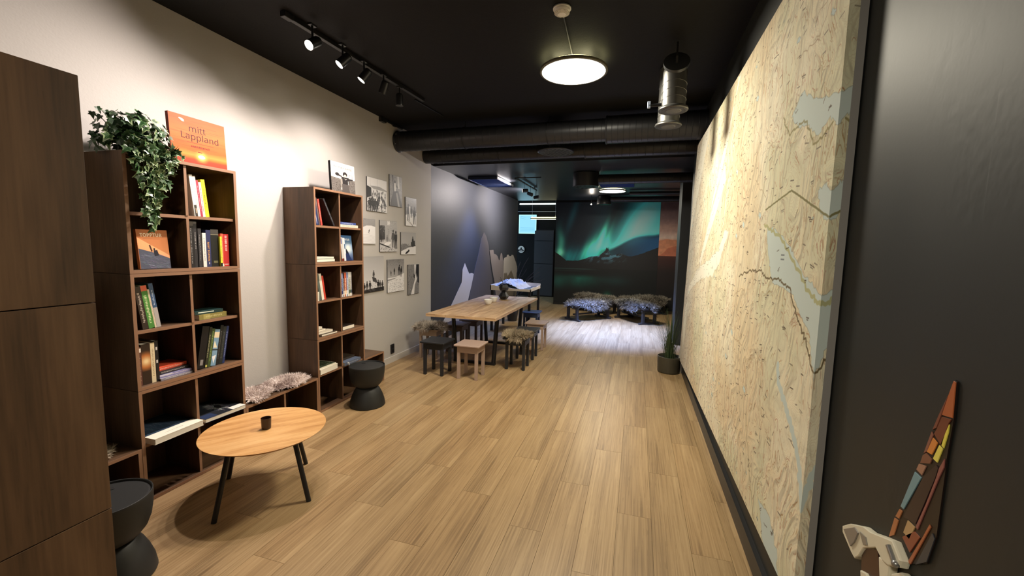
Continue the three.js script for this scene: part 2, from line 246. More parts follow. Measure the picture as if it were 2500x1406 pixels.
{
  const t = thing('wall_map', 'large printed relief map panel on the right wall, cream with contour lines and pale lakes', 'map', [0, 0, 0]);
  const x0 = 0.556, x1 = 0.606, far = [[-5.4, 0.17], [-4.9, 2.595]], near = [[-1.515, 0.315], [-1.515, 2.595]];
  // a slab whose front is the print: far bottom, far top, near bottom, near top
  const q = [[far[0], near[0]], [far[1], near[1]]];
  const quad = (a, b, c, d, uv) => { const g = new THREE.BufferGeometry(); g.setAttribute('position', new THREE.Float32BufferAttribute([a, b, c, a, c, d].flat(), 3)); g.setAttribute('uv', new THREE.Float32BufferAttribute([uv[0], uv[1], uv[2], uv[0], uv[2], uv[3]].flat(), 2)); g.computeVertexNormals(); return g; };
  const UV = ([z, y]) => [1 - (-1.515 - z) / MAPZ, (y - 0.15) / 2.45], pt = (x, [z, y]) => [x, y, z];
  const mat = std({ map: mapT, roughness: 0.85 });
  part('print', quad(pt(x0, far[0]), pt(x0, near[0]), pt(x0, near[1]), pt(x0, far[1]), [UV(far[0]), UV(near[0]), UV(near[1]), UV(far[1])]), mat, t);
  const w = 0.014, xm = 0.584;   // the print wraps round the near edge of the panel, then the grey frame shows
  part('wrapped_edge', quad(pt(x0, near[0]), pt(xm, near[0]), pt(xm, near[1]), pt(x0, near[1]), [UV(near[0]), [1 - w, UV(near[0])[1]], [1 - w, UV(near[1])[1]], UV(near[1])]), mat, t, null, null, 'map print folded round the edge');
  const fr = std({ color: new THREE.Color(0.30, 0.29, 0.28), roughness: 0.5 });
  part('frame', merge([wallBox(xm, x1, near[0][1], near[1][1], -1.56, -1.5155), wallBox(x0 + 0.002, x1, near[1][1] - 0.03, near[1][1] - 0.001, -4.9, -1.56), wallBox(xm, x1, near[0][1], near[0][1] + 0.03, -5.3, -1.56)].map((g) => g)), fr, t);
  part('backing', quad([x0 + 0.001, far[0][1], far[0][0]], [x0 + 0.001, far[1][1], far[1][0]], [x1, far[1][1], far[1][0]], [x1, far[0][1], far[0][0]], [[0, 0], [0, 1], [1, 1], [1, 0]]), fr, t);
}

// ---------- shelving ----------
const B = 0.018;
function cubeUnit(z0, z1, y0, rows, label, { xb = XL + 0.004, xf = -2.6, cols = 2, flip = false, group = 'walnut cube shelf units' } = {}) {   // open towards +x
  const W = z0 - z1, Hh = rows * 0.326, D = xf - xb;
  const t = thing('cube_shelf_unit', label, 'shelf', [(xf + xb) / 2, y0, (z0 + z1) / 2], group);
  for (const s of [1, -1]) { const m = part('side_panel', bx(D, Hh - 0.002, B, 'y'), walnut, t, [0, Hh / 2, s * (W / 2 - B / 2)]); part('lit_edge_band', bx(0.0012, Hh - 0.002, B, 'y', 0.0002), walnutLitEdge, m, [D / 2, 0, 0]); }
  for (const y of [B / 2 + 0.001, Hh - B / 2 - 0.001]) { const m = part(y < 0.1 ? 'bottom_panel' : 'top_panel', bx(D - 0.0005, B, W - 2 * B, 'z'), walnut, t, [0, y, 0]); part('lit_edge_band', bx(0.0012, B, W - 2 * B, 'z', 0.0002), walnutLitEdge, m, [D / 2, 0, 0]); }
  part('back_panel', bx(0.006, Hh - 0.003, flip ? W : W - 2 * B, 'y'), walnut, t, [-D / 2 - (flip ? 0.0032 : -0.004), Hh / 2, 0]);
  if (rows === 2) { const m = part('shelf', bx(D - 0.024, B, W - 2 * B - 0.001, 'z'), walnut, t, [-0.002, 0.326, 0]); part('lit_edge_band', bx(0.0012, B, W - 2 * B - 0.006, 'z', 0.0002), walnutLitEdge, m, [(D - 0.024) / 2, 0, 0]); }
  if (cols === 2) for (let r = 0; r < rows; r++) { const lo = r ? 0.326 + B / 2 : B + 0.001, hi = r < rows - 1 ? 0.326 - B / 2 : Hh - B - 0.001; const m = part('divider', bx(D - 0.018, hi - lo, 0.016, 'y'), walnut, t, [-0.001, (hi + lo) / 2, 0]); part('lit_edge_band', bx(0.0012, hi - lo, 0.016, 'y', 0.0002), walnutLitEdge, m, [(D - 0.018) / 2, 0, 0]); }
  if (flip) t.rotation.y = Math.PI;
  return t;
}
const S1 = [-1.56, -2.21], S2 = [-2.915, -3.565], LV = 0.652;
for (const [S, where] of [[S1, 'bookcase under the ivy'], [S2, 'bookcase with the black and white book on top']])
  ['lowest', 'middle', 'topmost'].forEach((w, k) => cubeUnit(S[0], S[1], k * LV + 0.001, 2, w + ' walnut cube unit of the ' + where, { group: 'stacked units of the bookcases' }));
['lowest', 'middle', 'topmost'].forEach((w, k) => cubeUnit(-0.185, -0.835, k * LV + 0.001, 2, w + ' of three walnut units stacked with plain brown backs in the left foreground', { xb: -1.873, xf: -1.553, flip: true, group: 'stacked units in the foreground' }));
cubeUnit(-2.212, -2.912, 0.001, 1, 'low walnut bench unit with two sheepskins between the two bookcases', {});
cubeUnit(-0.87, -1.558, 0.001, 1, 'low walnut bench unit at the near side of the bookcase under the ivy', {});
cubeUnit(-3.567, -3.9, 0.001, 1, 'single low walnut cube at the far side of the second bookcase', { cols: 1 });

// ---------- books ----------
const AT = { W: 2048, n: 8, c: 256 }; const atlasC = document.createElement('canvas'); atlasC.width = atlasC.height = AT.W; const ag = atlasC.getContext('2d');
const atlasTex = new THREE.CanvasTexture(atlasC); atlasTex.colorSpace = THREE.SRGBColorSpace;
const coverM = std({ map: atlasTex, roughness: 0.4 }), pageM = cream;
let cell = 0;
function faceBox(w, h, d, R, W) {   // R: px,nx,py,ny,pz,nz rectangles in canvas pixels
  const g = box(w, h, d), uv = g.attributes.uv, keys = ['px', 'nx', 'py', 'ny', 'pz', 'nz'];
  keys.forEach((k, f) => { const r = R[k] || R.all; for (let i = 0; i < 4; i++) { const j = f * 4 + i, u = uv.getX(j), v = uv.getY(j); uv.setXY(j, (r[0] + u * r[2]) / W[0], 1 - (r[1] + (1 - v) * r[3]) / W[1]); } });
  return g;
}
const scribble = (g, x, y, w, h, col, n = 9) => { g.fillStyle = col; let q = x; while (q < x + w) { const s = rnd(2, 7); g.fillRect(q, y + rnd(0, h * 0.25), s, h * rnd(0.55, 0.9)); q += s + rnd(1.5, 5); } };
function book(label, { T, h, d = 0.17, c = '#333', back, s, f, tex, pages = true, group = 'books on the bookcases', name = 'book', cat = 'book' }, pose) {
  let W = [AT.W, AT.W], spine, front, plain, mat = coverM;
  if (tex) { mat = tex.mat; W = tex.W; spine = tex.spine; front = tex.front; plain = tex.plain; }
  else {
    const x = (cell % 8) * 256, y = Math.floor(cell / 8) * 256; cell++;
    ag.save(); ag.beginPath(); ag.rect(x, y, 256, 256); ag.clip(); ag.translate(x, y); ag.fillStyle = c; ag.fillRect(0, 0, 256, 256);
    if (f) { ag.save(); ag.translate(64, 0); ag.beginPath(); ag.rect(0, 0, 184, 256); ag.clip(); f(ag, 184, 256); ag.restore(); }
    ag.save(); ag.beginPath(); ag.rect(0, 0, 52, 256); ag.clip();   // spine drawn lying: x along the height from the top, y across
    ag.translate(52, 0); ag.rotate(Math.PI / 2); (typeof s === 'function' ? s : (g) => scribble(g, 40, 16, 170, 20, s || 'rgba(230,225,210,.75)'))(ag, 256, 52); ag.restore(); ag.restore();
    spine = [x + 2, y + 2, 48, 252]; front = [x + 66, y + 2, 180, 252]; plain = [x + 55, y + 100, 6, 40];
  }
  const b = 0.0022, o = thing(name, label, cat, [0, 0, 0], group);
  part('cover', merge([shift(faceBox(b, h, d, { all: plain, px: front }, W), T / 2 - b / 2, 0, 0), shift(faceBox(b, h, d, { all: plain }, W), -T / 2 + b / 2, 0, 0), shift(faceBox(T, h, b, { all: plain, pz: spine }, W), 0, 0, d / 2 + b / 2)]), mat, o);
  part('pages', shift(box(T - 2 * b, h - 0.006, d - 0.004), 0, 0, -0.0015), pageM, o);
  const q = new THREE.Quaternion(), E = (x, y, z, or) => q.setFromEuler(new THREE.Euler(x, y, z, or)), a = pose.lean || 0;
  if (pose.as === 'spine') { E(a, Math.PI / 2, 0, 'XYZ'); o.position.set(pose.at[0] - d / 2, pose.at[1] + Math.cos(a) * h / 2 + Math.abs(Math.sin(a)) * T / 2 + 0.0008, pose.at[2] + Math.sin(a) * h / 2); }
  else if (pose.as === 'front') { q.setFromEuler(new THREE.Euler(0, pose.yaw || 0, a, 'YXZ')); o.position.set(pose.at[0] - Math.sin(a) * h / 2, pose.at[1] + Math.cos(a) * h / 2 + Math.abs(Math.sin(a)) * T / 2 + 0.0008, pose.at[2]); }
  else { const zo = pose.fore ? -1 : 1, m = new THREE.Matrix4().makeBasis(V(0, 1, 0), V(0, 0, zo), V(zo, 0, 0)); q.setFromRotationMatrix(m); if (pose.yaw) q.premultiply(new THREE.Quaternion().setFromAxisAngle(V(0, 1, 0), pose.yaw)); o.position.set(pose.at[0] - d / 2, pose.at[1] + T / 2 + 0.0008, pose.at[2]); }
  o.quaternion.copy(q); return o;
}
const text = (str, col, font, x, y, sx = 1) => (g) => { g.save(); g.fillStyle = col; g.font = font; g.textBaseline = 'middle'; g.translate(x, y); g.scale(sx, 1); g.fillText(str, 0, 0); g.restore(); };
const spineBand = (parts) => (g, w, h) => { for (const p of parts) { if (p.t) text(p.t, p.c, p.f, p.x, 28, p.sx)(g); else { g.fillStyle = p.c; g.fillRect(p.x * w, 0, p.w * w, h); } } };
const rowY = (r) => (r % 2 ? (r - 1) / 2 * LV + 0.326 + B / 2 + 0.001 : r / 2 * LV + B + 0.002);
// a run of standing books: leaning along the row; z is the near foot of the first book
function run(specs, x, r, z, lean, where) { if ((specs[0].lean ?? lean) > 0.05) z = z + 0.012 - Math.sin(specs[0].lean ?? lean) * specs[0].h - 0.004; for (const k of specs) { const L = k.lean ?? lean, w = k.T / Math.cos(L) + (k.gap || 0.001); book(k.l + ' ' + where, k, { as: 'spine', at: [x + (k.dx || 0), rowY(r), z - w / 2], lean: L }); z -= w; } }
const X1 = -2.635;
// first bookcase, top right cubby
run([
  { l: 'white book with a photo at its foot, leftmost', T: 0.02, h: 0.25, c: '#e9e2d6', s: (g) => { scribble(g, 40, 18, 70, 12, 'rgba(120,110,100,.6)'); g.fillStyle = '#3c3630'; g.fillRect(185, 0, 70, 40); g.fillStyle = '#b9a58c'; g.fillRect(205, 8, 30, 14); } },
  { l: 'slim white book with grey lettering, second', T: 0.016, h: 0.245, c: '#e6dfd4', s: 'rgba(150,140,130,.6)' },
  { l: 'slim crimson book, third', T: 0.013, h: 0.222, c: '#a9354a', s: 'rgba(240,220,220,.7)' },
  { l: 'slim pinkish white book, fourth', T: 0.016, h: 0.212, c: '#e3cfcb', s: 'rgba(120,40,50,.6)' },
  { l: 'bright yellow book, last', T: 0.024, h: 0.232, c: '#e6d52c', s: (g) => scribble(g, 70, 20, 120, 14, 'rgba(70,64,20,.8)') },
], X1, 5, -1.93, 0.1, 'in ivy bookcase top right cubby');
// second row, right cubby
run([
  { l: 'tall black book with tiny white lettering, first', T: 0.03, h: 0.283, c: '#1c1a1c', s: (g) => { g.fillStyle = '#55504c'; g.fillRect(0, 0, 26, 52); scribble(g, 40, 20, 190, 12, 'rgba(190,185,180,.7)'); } },
  { l: 'tall charcoal book, second', T: 0.019, h: 0.283, c: '#29272a', s: (g) => { g.fillStyle = '#5a5552'; g.fillRect(0, 0, 14, 52); scribble(g, 60, 18, 90, 18, 'rgba(200,195,190,.7)'); } },
  { l: 'dark grey book, third', T: 0.021, h: 0.243, c: '#2f2d30', gap: 0.012, s: 'rgba(170,165,160,.6)' },
  { l: 'white book with grey print, fourth', T: 0.022, h: 0.215, c: '#e4ded4', s: 'rgba(110,105,100,.7)' },
  { l: 'navy book with orange lettering MOT TOPPEN', T: 0.03, h: 0.235, c: '#2c3157', s: (g) => { text('MOT TOPPEN', '#d79a4a', 'bold 27px sans-serif', 84, 28, 0.78)(g); g.fillStyle = '#c8c4c0'; g.fillRect(222, 20, 14, 8); } },
  { l: 'thick black book with a pale top band, sixth', T: 0.052, h: 0.24, c: '#141613', s: (g) => { g.fillStyle = '#3f3c38'; g.fillRect(0, 0, 38, 52); g.fillStyle = '#8a8468'; g.fillRect(36, 0, 4, 52); g.fillStyle = '#6c6a48'; g.fillRect(214, 10, 16, 26); } },
  { l: 'slim black and yellow book, seventh', T: 0.013, h: 0.195, c: '#e4dc3e', dx: 0.012, s: (g) => { scribble(g, 20, 18, 180, 14, 'rgba(40,40,20,.85)'); g.fillStyle = '#111'; g.fillRect(226, 0, 30, 52); } },
  { l: 'coral red book, eighth', T: 0.018, h: 0.215, c: '#dd6148', s: (g) => { scribble(g, 60, 20, 120, 10, 'rgba(250,220,200,.8)'); g.fillStyle = '#eee6d8'; g.fillRect(234, 0, 22, 52); } },
  { l: 'red book lettered in white, rightmost', T: 0.036, h: 0.213, c: '#c92f30', s: (g) => { text('DE DØD DE UT', '#f0e4dc', 'bold 26px sans-serif', 14, 28, 0.7)(g); g.fillStyle = '#efe3dc'; g.fillRect(236, 8, 6, 36); } },
], X1 - 0.005, 4, -1.906, 0, 'in ivy bookcase second right cubby');
// third row, left cubby
run([
  { l: 'dark brown book with white lettering, outermost', T: 0.03, h: 0.243, c: '#33271f', s: 'rgba(225,215,200,.85)' },
  { l: 'green book with an orange top, second', T: 0.03, h: 0.247, c: '#4b8a3c', s: (g) => { g.fillStyle = '#dd6a4c'; g.fillRect(0, 0, 34, 52); scribble(g, 60, 14, 160, 24, 'rgba(235,235,190,.85)'); } },
  { l: 'slim cream book, third', T: 0.009, h: 0.225, c: '#dccdb0', s: 'rgba(150,120,90,.5)' },
  { l: 'blue and grey book, innermost', T: 0.022, h: 0.257, c: '#3a5578', s: (g) => { scribble(g, 40, 16, 90, 20, 'rgba(210,220,235,.8)'); g.fillStyle = '#b3ada8'; g.fillRect(140, 0, 116, 52); } },
], X1, 3, -1.6, 0.13, 'in ivy bookcase third left cubby');
const flat = (l, k, x, y, z, yaw, fore) => book(l, k, { as: 'flat', at: [x, y, z], yaw, fore });
flat('olive gold book lying flat, lower of two in ivy bookcase third right cubby', { T: 0.032, h: 0.19, d: 0.13, c: '#8a7f45', s: (g) => { g.fillStyle = '#a89c5a'; g.fillRect(40, 0, 60, 52); scribble(g, 60, 16, 150, 20, 'rgba(225,215,160,.6)'); } }, X1 - 0.005, rowY(3), -2.035, 0.03);
flat('dark teal book lying flat on the olive gold one in the ivy bookcase', { T: 0.02, h: 0.18, d: 0.12, c: '#1f3a38', s: (g) => { g.fillStyle = '#cfd8c8'; g.fillRect(30, 14, 140, 16); } }, X1 - 0.012, rowY(3) + 0.0335, -2.02, -0.05);
// fourth row, left cubby
run([
  { l: 'slim brown book with a white top, outermost', T: 0.022, h: 0.22, c: '#5e3a30', s: (g) => { g.fillStyle = '#e8e0d2'; g.fillRect(10, 0, 26, 52); scribble(g, 70, 14, 150, 20, 'rgba(225,215,205,.7)'); } },
  { l: 'thick brown book with a glowing spine picture', T: 0.045, h: 0.232, c: '#2b1c12', s: (g) => { const q = g.createRadialGradient(110, 26, 6, 110, 26, 70); q.addColorStop(0, '#f3d9a2'); q.addColorStop(0.5, '#b9713a'); q.addColorStop(1, '#2b1c12'); g.fillStyle = q; g.fillRect(40, 0, 130, 52); } },
  { l: 'cream book, third', T: 0.022, h: 0.232, c: '#dfd0ab', s: 'rgba(120,100,70,.5)' },
  { l: 'black book with two pale labels, fourth', T: 0.018, h: 0.24, c: '#17171a', s: (g) => { g.fillStyle = '#cfcac4'; g.fillRect(40, 14, 20, 24); g.fillRect(120, 14, 20, 24); } },
], X1, 2, -1.584, 0, 'in ivy bookcase fourth left cubby');
[['grey', '#8c8894', 0.012, 0.19], ['pale blue and violet', '#8d88b4', 0.016, 0.19], ['black and white', '#2b2a2d', 0.02, 0.18], ['orange red', '#d9573c', 0.019, 0.178]].reduce((y, [n, c, T, h], i) => {
  flat(n + ' book lying flat, ' + ['lowest', 'second', 'third', 'top'][i] + ' of four in ivy bookcase fourth left cubby', { T, h, d: 0.14, c, s: (g) => { scribble(g, 30, 14, 190, 22, 'rgba(235,230,225,.75)'); if (i === 1) { g.fillStyle = '#d9d6dc'; g.fillRect(0, 0, 110, 24); } } }, X1 + 0.012 - 0.012 * i, y, -1.785 + 0.003 * i, [0.02, -0.05, 0.03, 0.06][i]);
  return y + T + 0.0012;
}, rowY(2));
// fourth row, right cubby: books leaning to the far side
run([
  { l: 'large black book with small white label, first', T: 0.045, h: 0.272, d: 0.2, c: '#121013', lean: -0.19, gap: 0.006, s: (g) => { g.fillStyle = '#8b8886'; g.fillRect(200, 14, 34, 20); } },
  { l: 'dark olive book with pale lettering, second', T: 0.017, h: 0.262, c: '#2b2f22', lean: -0.19, s: (g) => { scribble(g, 50, 16, 140, 22, 'rgba(215,210,160,.7)'); g.fillStyle = '#d8cf6a'; g.fillRect(236, 10, 14, 30); } },
  { l: 'green book, third', T: 0.019, h: 0.25, c: '#41552f', lean: -0.19, s: (g) => scribble(g, 20, 14, 200, 24, 'rgba(170,185,110,.7)') },
  { l: 'book with a blue and white landscape spine, fourth', T: 0.034, h: 0.238, c: '#7fa3bd', lean: -0.19, s: (g) => { g.fillStyle = '#e7d9b6'; g.fillRect(20, 0, 40, 52); g.fillStyle = '#ddd6b8'; poly(g, [[80, 40], [130, 8], [130, 46]], '#efe6c8'); g.fillStyle = '#222'; g.fillRect(140, 0, 8, 52); poly(g, [[180, 10], [240, 26], [190, 48]], '#eef2f4'); } },
  { l: 'black book with a grey stripe, fifth', T: 0.02, h: 0.262, c: '#1d1f1e', lean: -0.19, s: 'rgba(130,130,125,.6)' },
  { l: 'dark grey-green book, sixth', T: 0.022, h: 0.25, c: '#262b2a', lean: -0.19, s: 'rgba(110,110,105,.6)' },
  { l: 'navy blue book, rightmost', T: 0.016, h: 0.25, c: '#22305e', lean: -0.19, s: 'rgba(180,190,225,.8)' },
], X1, 2, -1.905, 0, 'in ivy bookcase fourth right cubby');
// flat picture books, fifth row
const coverTex = (w, h, draw) => { const t = canvasTex(w, h, draw); return { mat: new THREE.MeshPhysicalMaterial({ map: t, roughness: 0.6, specularIntensity: 0.4 }), W: [w, h] }; };
const tA = coverTex(512, 512, (g, w, h) => { g.fillStyle = '#27374a'; g.fillRect(0, 0, w, h); for (let i = 0; i < 240; i++) { g.strokeStyle = `rgba(${150 + rnd(60)},${165 + rnd(50)},${180 + rnd(40)},${rnd(0.05, 0.3)})`; g.lineWidth = rnd(1, 3); const y = rnd(60, 460), x = rnd(110, 400); g.beginPath(); g.moveTo(x, y); g.quadraticCurveTo(x + 40, y - 20, x + rnd(40, 120), y + rnd(-20, 20)); g.stroke(); } g.fillStyle = '#e9e0cf'; g.fillRect(0, 0, 60, h); g.fillRect(400, 0, 112, h); scribble(g, 64, 480, 1, 1, '#999'); g.save(); g.translate(450, 360); g.rotate(-Math.PI / 2); scribble(g, 0, 0, 180, 12, 'rgba(120,110,100,.6)'); g.restore(); });
Object.assign(tA, { spine: [2, 0, 50, 512], front: [62, 0, 450, 512], plain: [20, 100, 10, 40] });
flat('large flat picture book with blue cover and white spine strip in the fifth left cubby', { T: 0.034, h: 0.282, d: 0.33, tex: tA }, -2.557, rowY(1), -1.735, 0.02, true);
const tB = coverTex(512, 512, (g, w, h) => { g.fillStyle = '#1d2026'; g.fillRect(0, 0, w, h); for (let i = 0; i < 160; i++) { g.fillStyle = `rgba(${170 + rnd(60)},${170 + rnd(55)},${165 + rnd(50)},${rnd(0.04, 0.22)})`; const a = rnd(6.28), r = Math.pow(rnd(), 0.6) * 150; g.beginPath(); g.ellipse(300 + Math.cos(a) * r, 200 + Math.sin(a) * r * 0.6, rnd(8, 40), rnd(3, 12), a, 0, 6.3); g.fill(); } g.fillStyle = '#0d0d10'; g.beginPath(); g.ellipse(300, 180, 60, 34, 0.4, 0, 6.3); g.fill(); g.fillStyle = '#26324f'; g.fillRect(62, 360, 200, 152); g.fillStyle = '#d9d6cc'; g.fillRect(430, 0, 82, 170); g.fillStyle = '#26324f'; g.fillRect(400, 360, 112, 152); });
Object.assign(tB, { spine: [2, 0, 50, 512], front: [62, 0, 450, 512], plain: [250, 470, 6, 10] });
flat('large dark flat picture book with a swirling cover in the fifth right cubby', { T: 0.026, h: 0.275, d: 0.3, tex: tB }, -2.565, rowY(1), -2.045, -0.05, true);
// front-facing books
const topptur = (sky, sky2, rock, col) => (g, w, h) => {
  const q = g.createLinearGradient(0, 0, 0, h); q.addColorStop(0, sky); q.addColorStop(1, sky2); g.fillStyle = q; g.fillRect(0, 0, w, h);
  poly(g, [[60, h * 0.2], [w, h * 0.66], [w, h], [60, h]], '#efa06c'); poly(g, [[60, h * 0.48], [w * 0.62, h * 0.6], [w, h * 0.74], [w, h], [60, h]], rock);
  for (let i = 0; i < 170; i++) { g.strokeStyle = `rgba(${120 + rnd(90)},${125 + rnd(90)},${140 + rnd(80)},${rnd(0.1, 0.4)})`; g.lineWidth = rnd(1, 3.5); const x = rnd(60, w - 20), y = h * rnd(0.58, 1); g.beginPath(); g.moveTo(x, y); g.lineTo(x + rnd(20, 70), y + rnd(5, 26)); g.stroke(); }
  g.fillStyle = '#1d1a1c'; g.beginPath(); g.ellipse(w * 0.58, h * 0.5, 10, 14, 0, 0, 6.3); g.fill(); poly(g, [[w * 0.55, h * 0.53], [w * 0.66, h * 0.52], [w * 0.7, h * 0.66], [w * 0.57, h * 0.68]], '#22222a'); poly(g, [[w * 0.44, h * 0.4], [w * 0.48, h * 0.38], [w * 0.53, h * 0.55], [w * 0.49, h * 0.57]], '#3a2219');
  text('TOPPTUR', col, 'bold 64px sans-serif', 92, h * 0.14, (w - 140) / 300)(g); g.fillStyle = 'rgba(90,60,40,.7)'; g.fillRect(120, h * 0.23, w - 210, 4);
};
const tC = coverTex(400, 512, topptur('#b26c3e', '#c98652', '#4c4f5c', '#f0dcc0')); Object.assign(tC, { spine: [4, 10, 46, 490], front: [60, 0, 340, 512], plain: [6, 20, 6, 20] });
book('orange book with a climber on the cover, facing out in the second left cubby', { T: 0.02, h: 0.222, d: 0.158, tex: tC }, { as: 'front', at: [-2.655, rowY(4), -1.722], lean: 0.1 });
const tD = coverTex(512, 420, (g, w, h) => {
  const q = g.createLinearGradient(0, 0, 0, h); [[0, '#cf4a22'], [0.35, '#e0622f'], [0.68, '#e4561f'], [0.8, '#f08238'], [0.86, '#e2601f'], [0.9, '#a33a1e'], [1, '#8e3320']].forEach(([a, c]) => q.addColorStop(a, c)); g.fillStyle = q; g.fillRect(0, 0, w, h);
  for (let i = 0; i < 60; i++) { g.fillStyle = `rgba(150,40,20,${rnd(0.04, 0.16)})`; g.beginPath(); g.ellipse(rnd(w), rnd(h * 0.72), rnd(40, 150), rnd(2, 8), rnd(-0.08, 0.08), 0, 6.3); g.fill(); }
  const s = g.createRadialGradient(290, 345, 4, 290, 345, 70); s.addColorStop(0, '#fff3bf'); s.addColorStop(0.3, '#f9b25a'); s.addColorStop(1, 'rgba(240,120,50,0)'); g.fillStyle = s; g.fillRect(190, 270, 200, 130); g.fillStyle = '#fff2b8'; g.beginPath(); g.ellipse(290, 345, 30, 17, 0, 0, 6.3); g.fill();
  g.fillStyle = '#f4ead6'; g.beginPath(); g.ellipse(150, 38, 22, 8, 0.3, 0, 6.3); g.fill(); g.beginPath(); g.ellipse(158, 50, 14, 5, 0.2, 0, 6.3); g.fill();
  g.fillStyle = '#1c0605'; g.textAlign = 'center'; g.font = '78px sans-serif'; g.fillText('mitt', 270, 130); g.fillText('Lappland', 292, 200); g.font = 'bold 26px sans-serif'; g.fillText('swenHörnell', 286, 268); g.font = '13px sans-serif'; g.fillStyle = 'rgba(60,20,16,.7)'; g.fillRect(180, 226, 220, 3); g.fillRect(262, 300, 36, 8);
  g.fillStyle = '#7c2f1c'; g.fillRect(0, 0, 50, h);
}); Object.assign(tD, { spine: [2, 0, 46, 420], front: [54, 0, 458, 420], plain: [4, 100, 6, 20] });
book('orange sunset book titled mitt Lappland standing on top of the ivy bookcase', { T: 0.022, h: 0.282, d: 0.345, tex: tD }, { as: 'front', at: [-2.655, 1.958, -2.015], lean: 0.05 });
const tE = coverTex(420, 480, (g, w, h) => {
  g.fillStyle = '#d9d2c4'; g.fillRect(0, 0, w, h); g.fillStyle = '#17171a'; g.fillRect(0, 0, 44, h);
  poly(g, [[44, h * 0.5], [150, h * 0.53], [300, h * 0.55], [w, h * 0.5], [w, h], [44, h]], '#6a6560');
  for (let i = 0; i < 1500; i++) { const y = h * (0.52 + 0.48 * rnd()); const k = rnd(50, 135); g.fillStyle = `rgba(${k},${k - 6},${k - 10},.6)`; g.beginPath(); g.ellipse(rnd(44, w), y, rnd(3, 12), rnd(1, 4), rnd(-0.5, 0.5), 0, 6.3); g.fill(); }
  const D = '#2d2a2b'; g.fillStyle = D; g.beginPath(); g.ellipse(262, 172, 36, 40, 0, 0, 6.3); g.fill(); poly(g, [[200, 215], [320, 215], [330, 300], [312, 330], [205, 330]], D); poly(g, [[205, 225], [120, 200], [128, 176], [215, 205]], D); g.beginPath(); g.ellipse(140, 190, 32, 26, 0, 0, 6.3); g.fill(); poly(g, [[315, 225], [388, 228], [388, 246], [318, 262]], D); g.strokeStyle = D; g.lineWidth = 5; g.strokeRect(330, 165, 46, 66);
  g.fillStyle = '#a9a29a'; g.beginPath(); g.ellipse(264, 196, 20, 24, 0, 0, 6.3); g.fill(); poly(g, [[240, 232], [262, 250], [290, 236], [268, 262]], '#cfc8bd'); poly(g, [[190, 250], [215, 250], [220, 400], [190, 400]], '#8b857d'); g.fillStyle = '#ded7cb'; g.beginPath(); g.ellipse(206, 412, 15, 24, 0, 0, 6.3); g.fill(); g.fillStyle = '#d5cec3'; g.fillRect(305, 270, 8, 210); poly(g, [[208, 330], [312, 330], [330, h], [200, h]], '#514c4a');
  g.fillStyle = '#55504a'; g.textAlign = 'center'; g.font = 'bold 46px serif'; g.save(); g.translate(232, 84); g.fillText('Fest på gång', 0, 0); g.restore();
}); Object.assign(tE, { spine: [2, 0, 40, 480], front: [46, 0, 374, 480], plain: [6, 100, 6, 20] });
book('black and white book titled Fest på gång standing on top of the second bookcase', { T: 0.022, h: 0.272, d: 0.33, tex: tE }, { as: 'front', at: [-2.68, 1.958, -3.385], lean: 0.05 });
// second bookcase
const X2 = -2.64;
run([
  { l: 'navy book with a pale stripe, outermost', T: 0.03, h: 0.24, c: '#27335c', lean: 0.18, s: (g) => { g.fillStyle = '#b9bcd0'; g.fillRect(10, 30, 230, 8); } },
  { l: 'brown-grey slim book, second', T: 0.016, h: 0.235, c: '#5c4c48', lean: 0.18, s: 'rgba(200,190,180,.5)' },
  { l: 'red and orange book, third', T: 0.02, h: 0.225, c: '#c4483f', lean: 0.18, gap: 0.012, s: 'rgba(240,200,170,.7)' },
], X2, 5, -2.945, 0, 'in second bookcase top left cubby');
book('large dark book leaning deeply with its cover showing in the top left cubby', { T: 0.018, h: 0.262, d: 0.19, c: '#2b2a2d', s: 'rgba(180,180,180,.5)', f: (g, w, h) => { for (let i = 0; i < 60; i++) { g.fillStyle = `rgba(90,88,92,${rnd(0.1, 0.4)})`; g.beginPath(); g.ellipse(rnd(w), rnd(h), rnd(10, 50), rnd(3, 12), 0.3, 0, 6.3); g.fill(); } } }, { as: 'spine', at: [X2 + 0.01, rowY(5), -3.19], lean: 0.52 });
const two = (n, r, z, list) => list.reduce((y, k) => { flat(k.l, k, X2 + (k.dx || 0), y, z + (k.dz || 0), k.yaw || 0, k.fore); return y + k.T + 0.0012; }, rowY(r));
two('', 5, -3.39, [{ l: 'white book lying flat under the blue one in second bookcase top right cubby', T: 0.024, h: 0.27, d: 0.18, c: '#d8d2c0', s: 'rgba(160,150,110,.6)', dx: 0.01 }, { l: 'blue book with white lettering lying flat in second bookcase top right cubby', T: 0.022, h: 0.255, d: 0.18, c: '#3c4b86', s: 'rgba(220,225,235,.85)', dz: 0.008, yaw: 0.03 }]);
two('', 4, -3.075, [{ l: 'lower white-paged book lying flat in second bookcase second left cubby', T: 0.026, h: 0.235, d: 0.17, c: '#4a3c30', fore: true, dx: 0.01 }, { l: 'upper cream book lying flat in second bookcase second left cubby', T: 0.016, h: 0.24, d: 0.17, c: '#ddd6c8', fore: true, yaw: 0.03 }]);
run([
  { l: 'grey-white slim book, outer one', T: 0.03, h: 0.218, c: '#c9c6c2', lean: 0.11, s: (g) => { g.fillStyle = '#44558c'; g.fillRect(10, 24, 60, 20); g.fillStyle = '#6d2a20'; g.fillRect(226, 0, 30, 52); } },
  { l: 'white and blue slim book, inner one', T: 0.026, h: 0.215, c: '#dbdde2', lean: 0.11, s: (g) => { g.fillStyle = '#3a5878'; g.fillRect(70, 0, 50, 24); } },
], X2 + 0.015, 4, -3.265, 0, 'beside the blue front-facing book in the second bookcase');
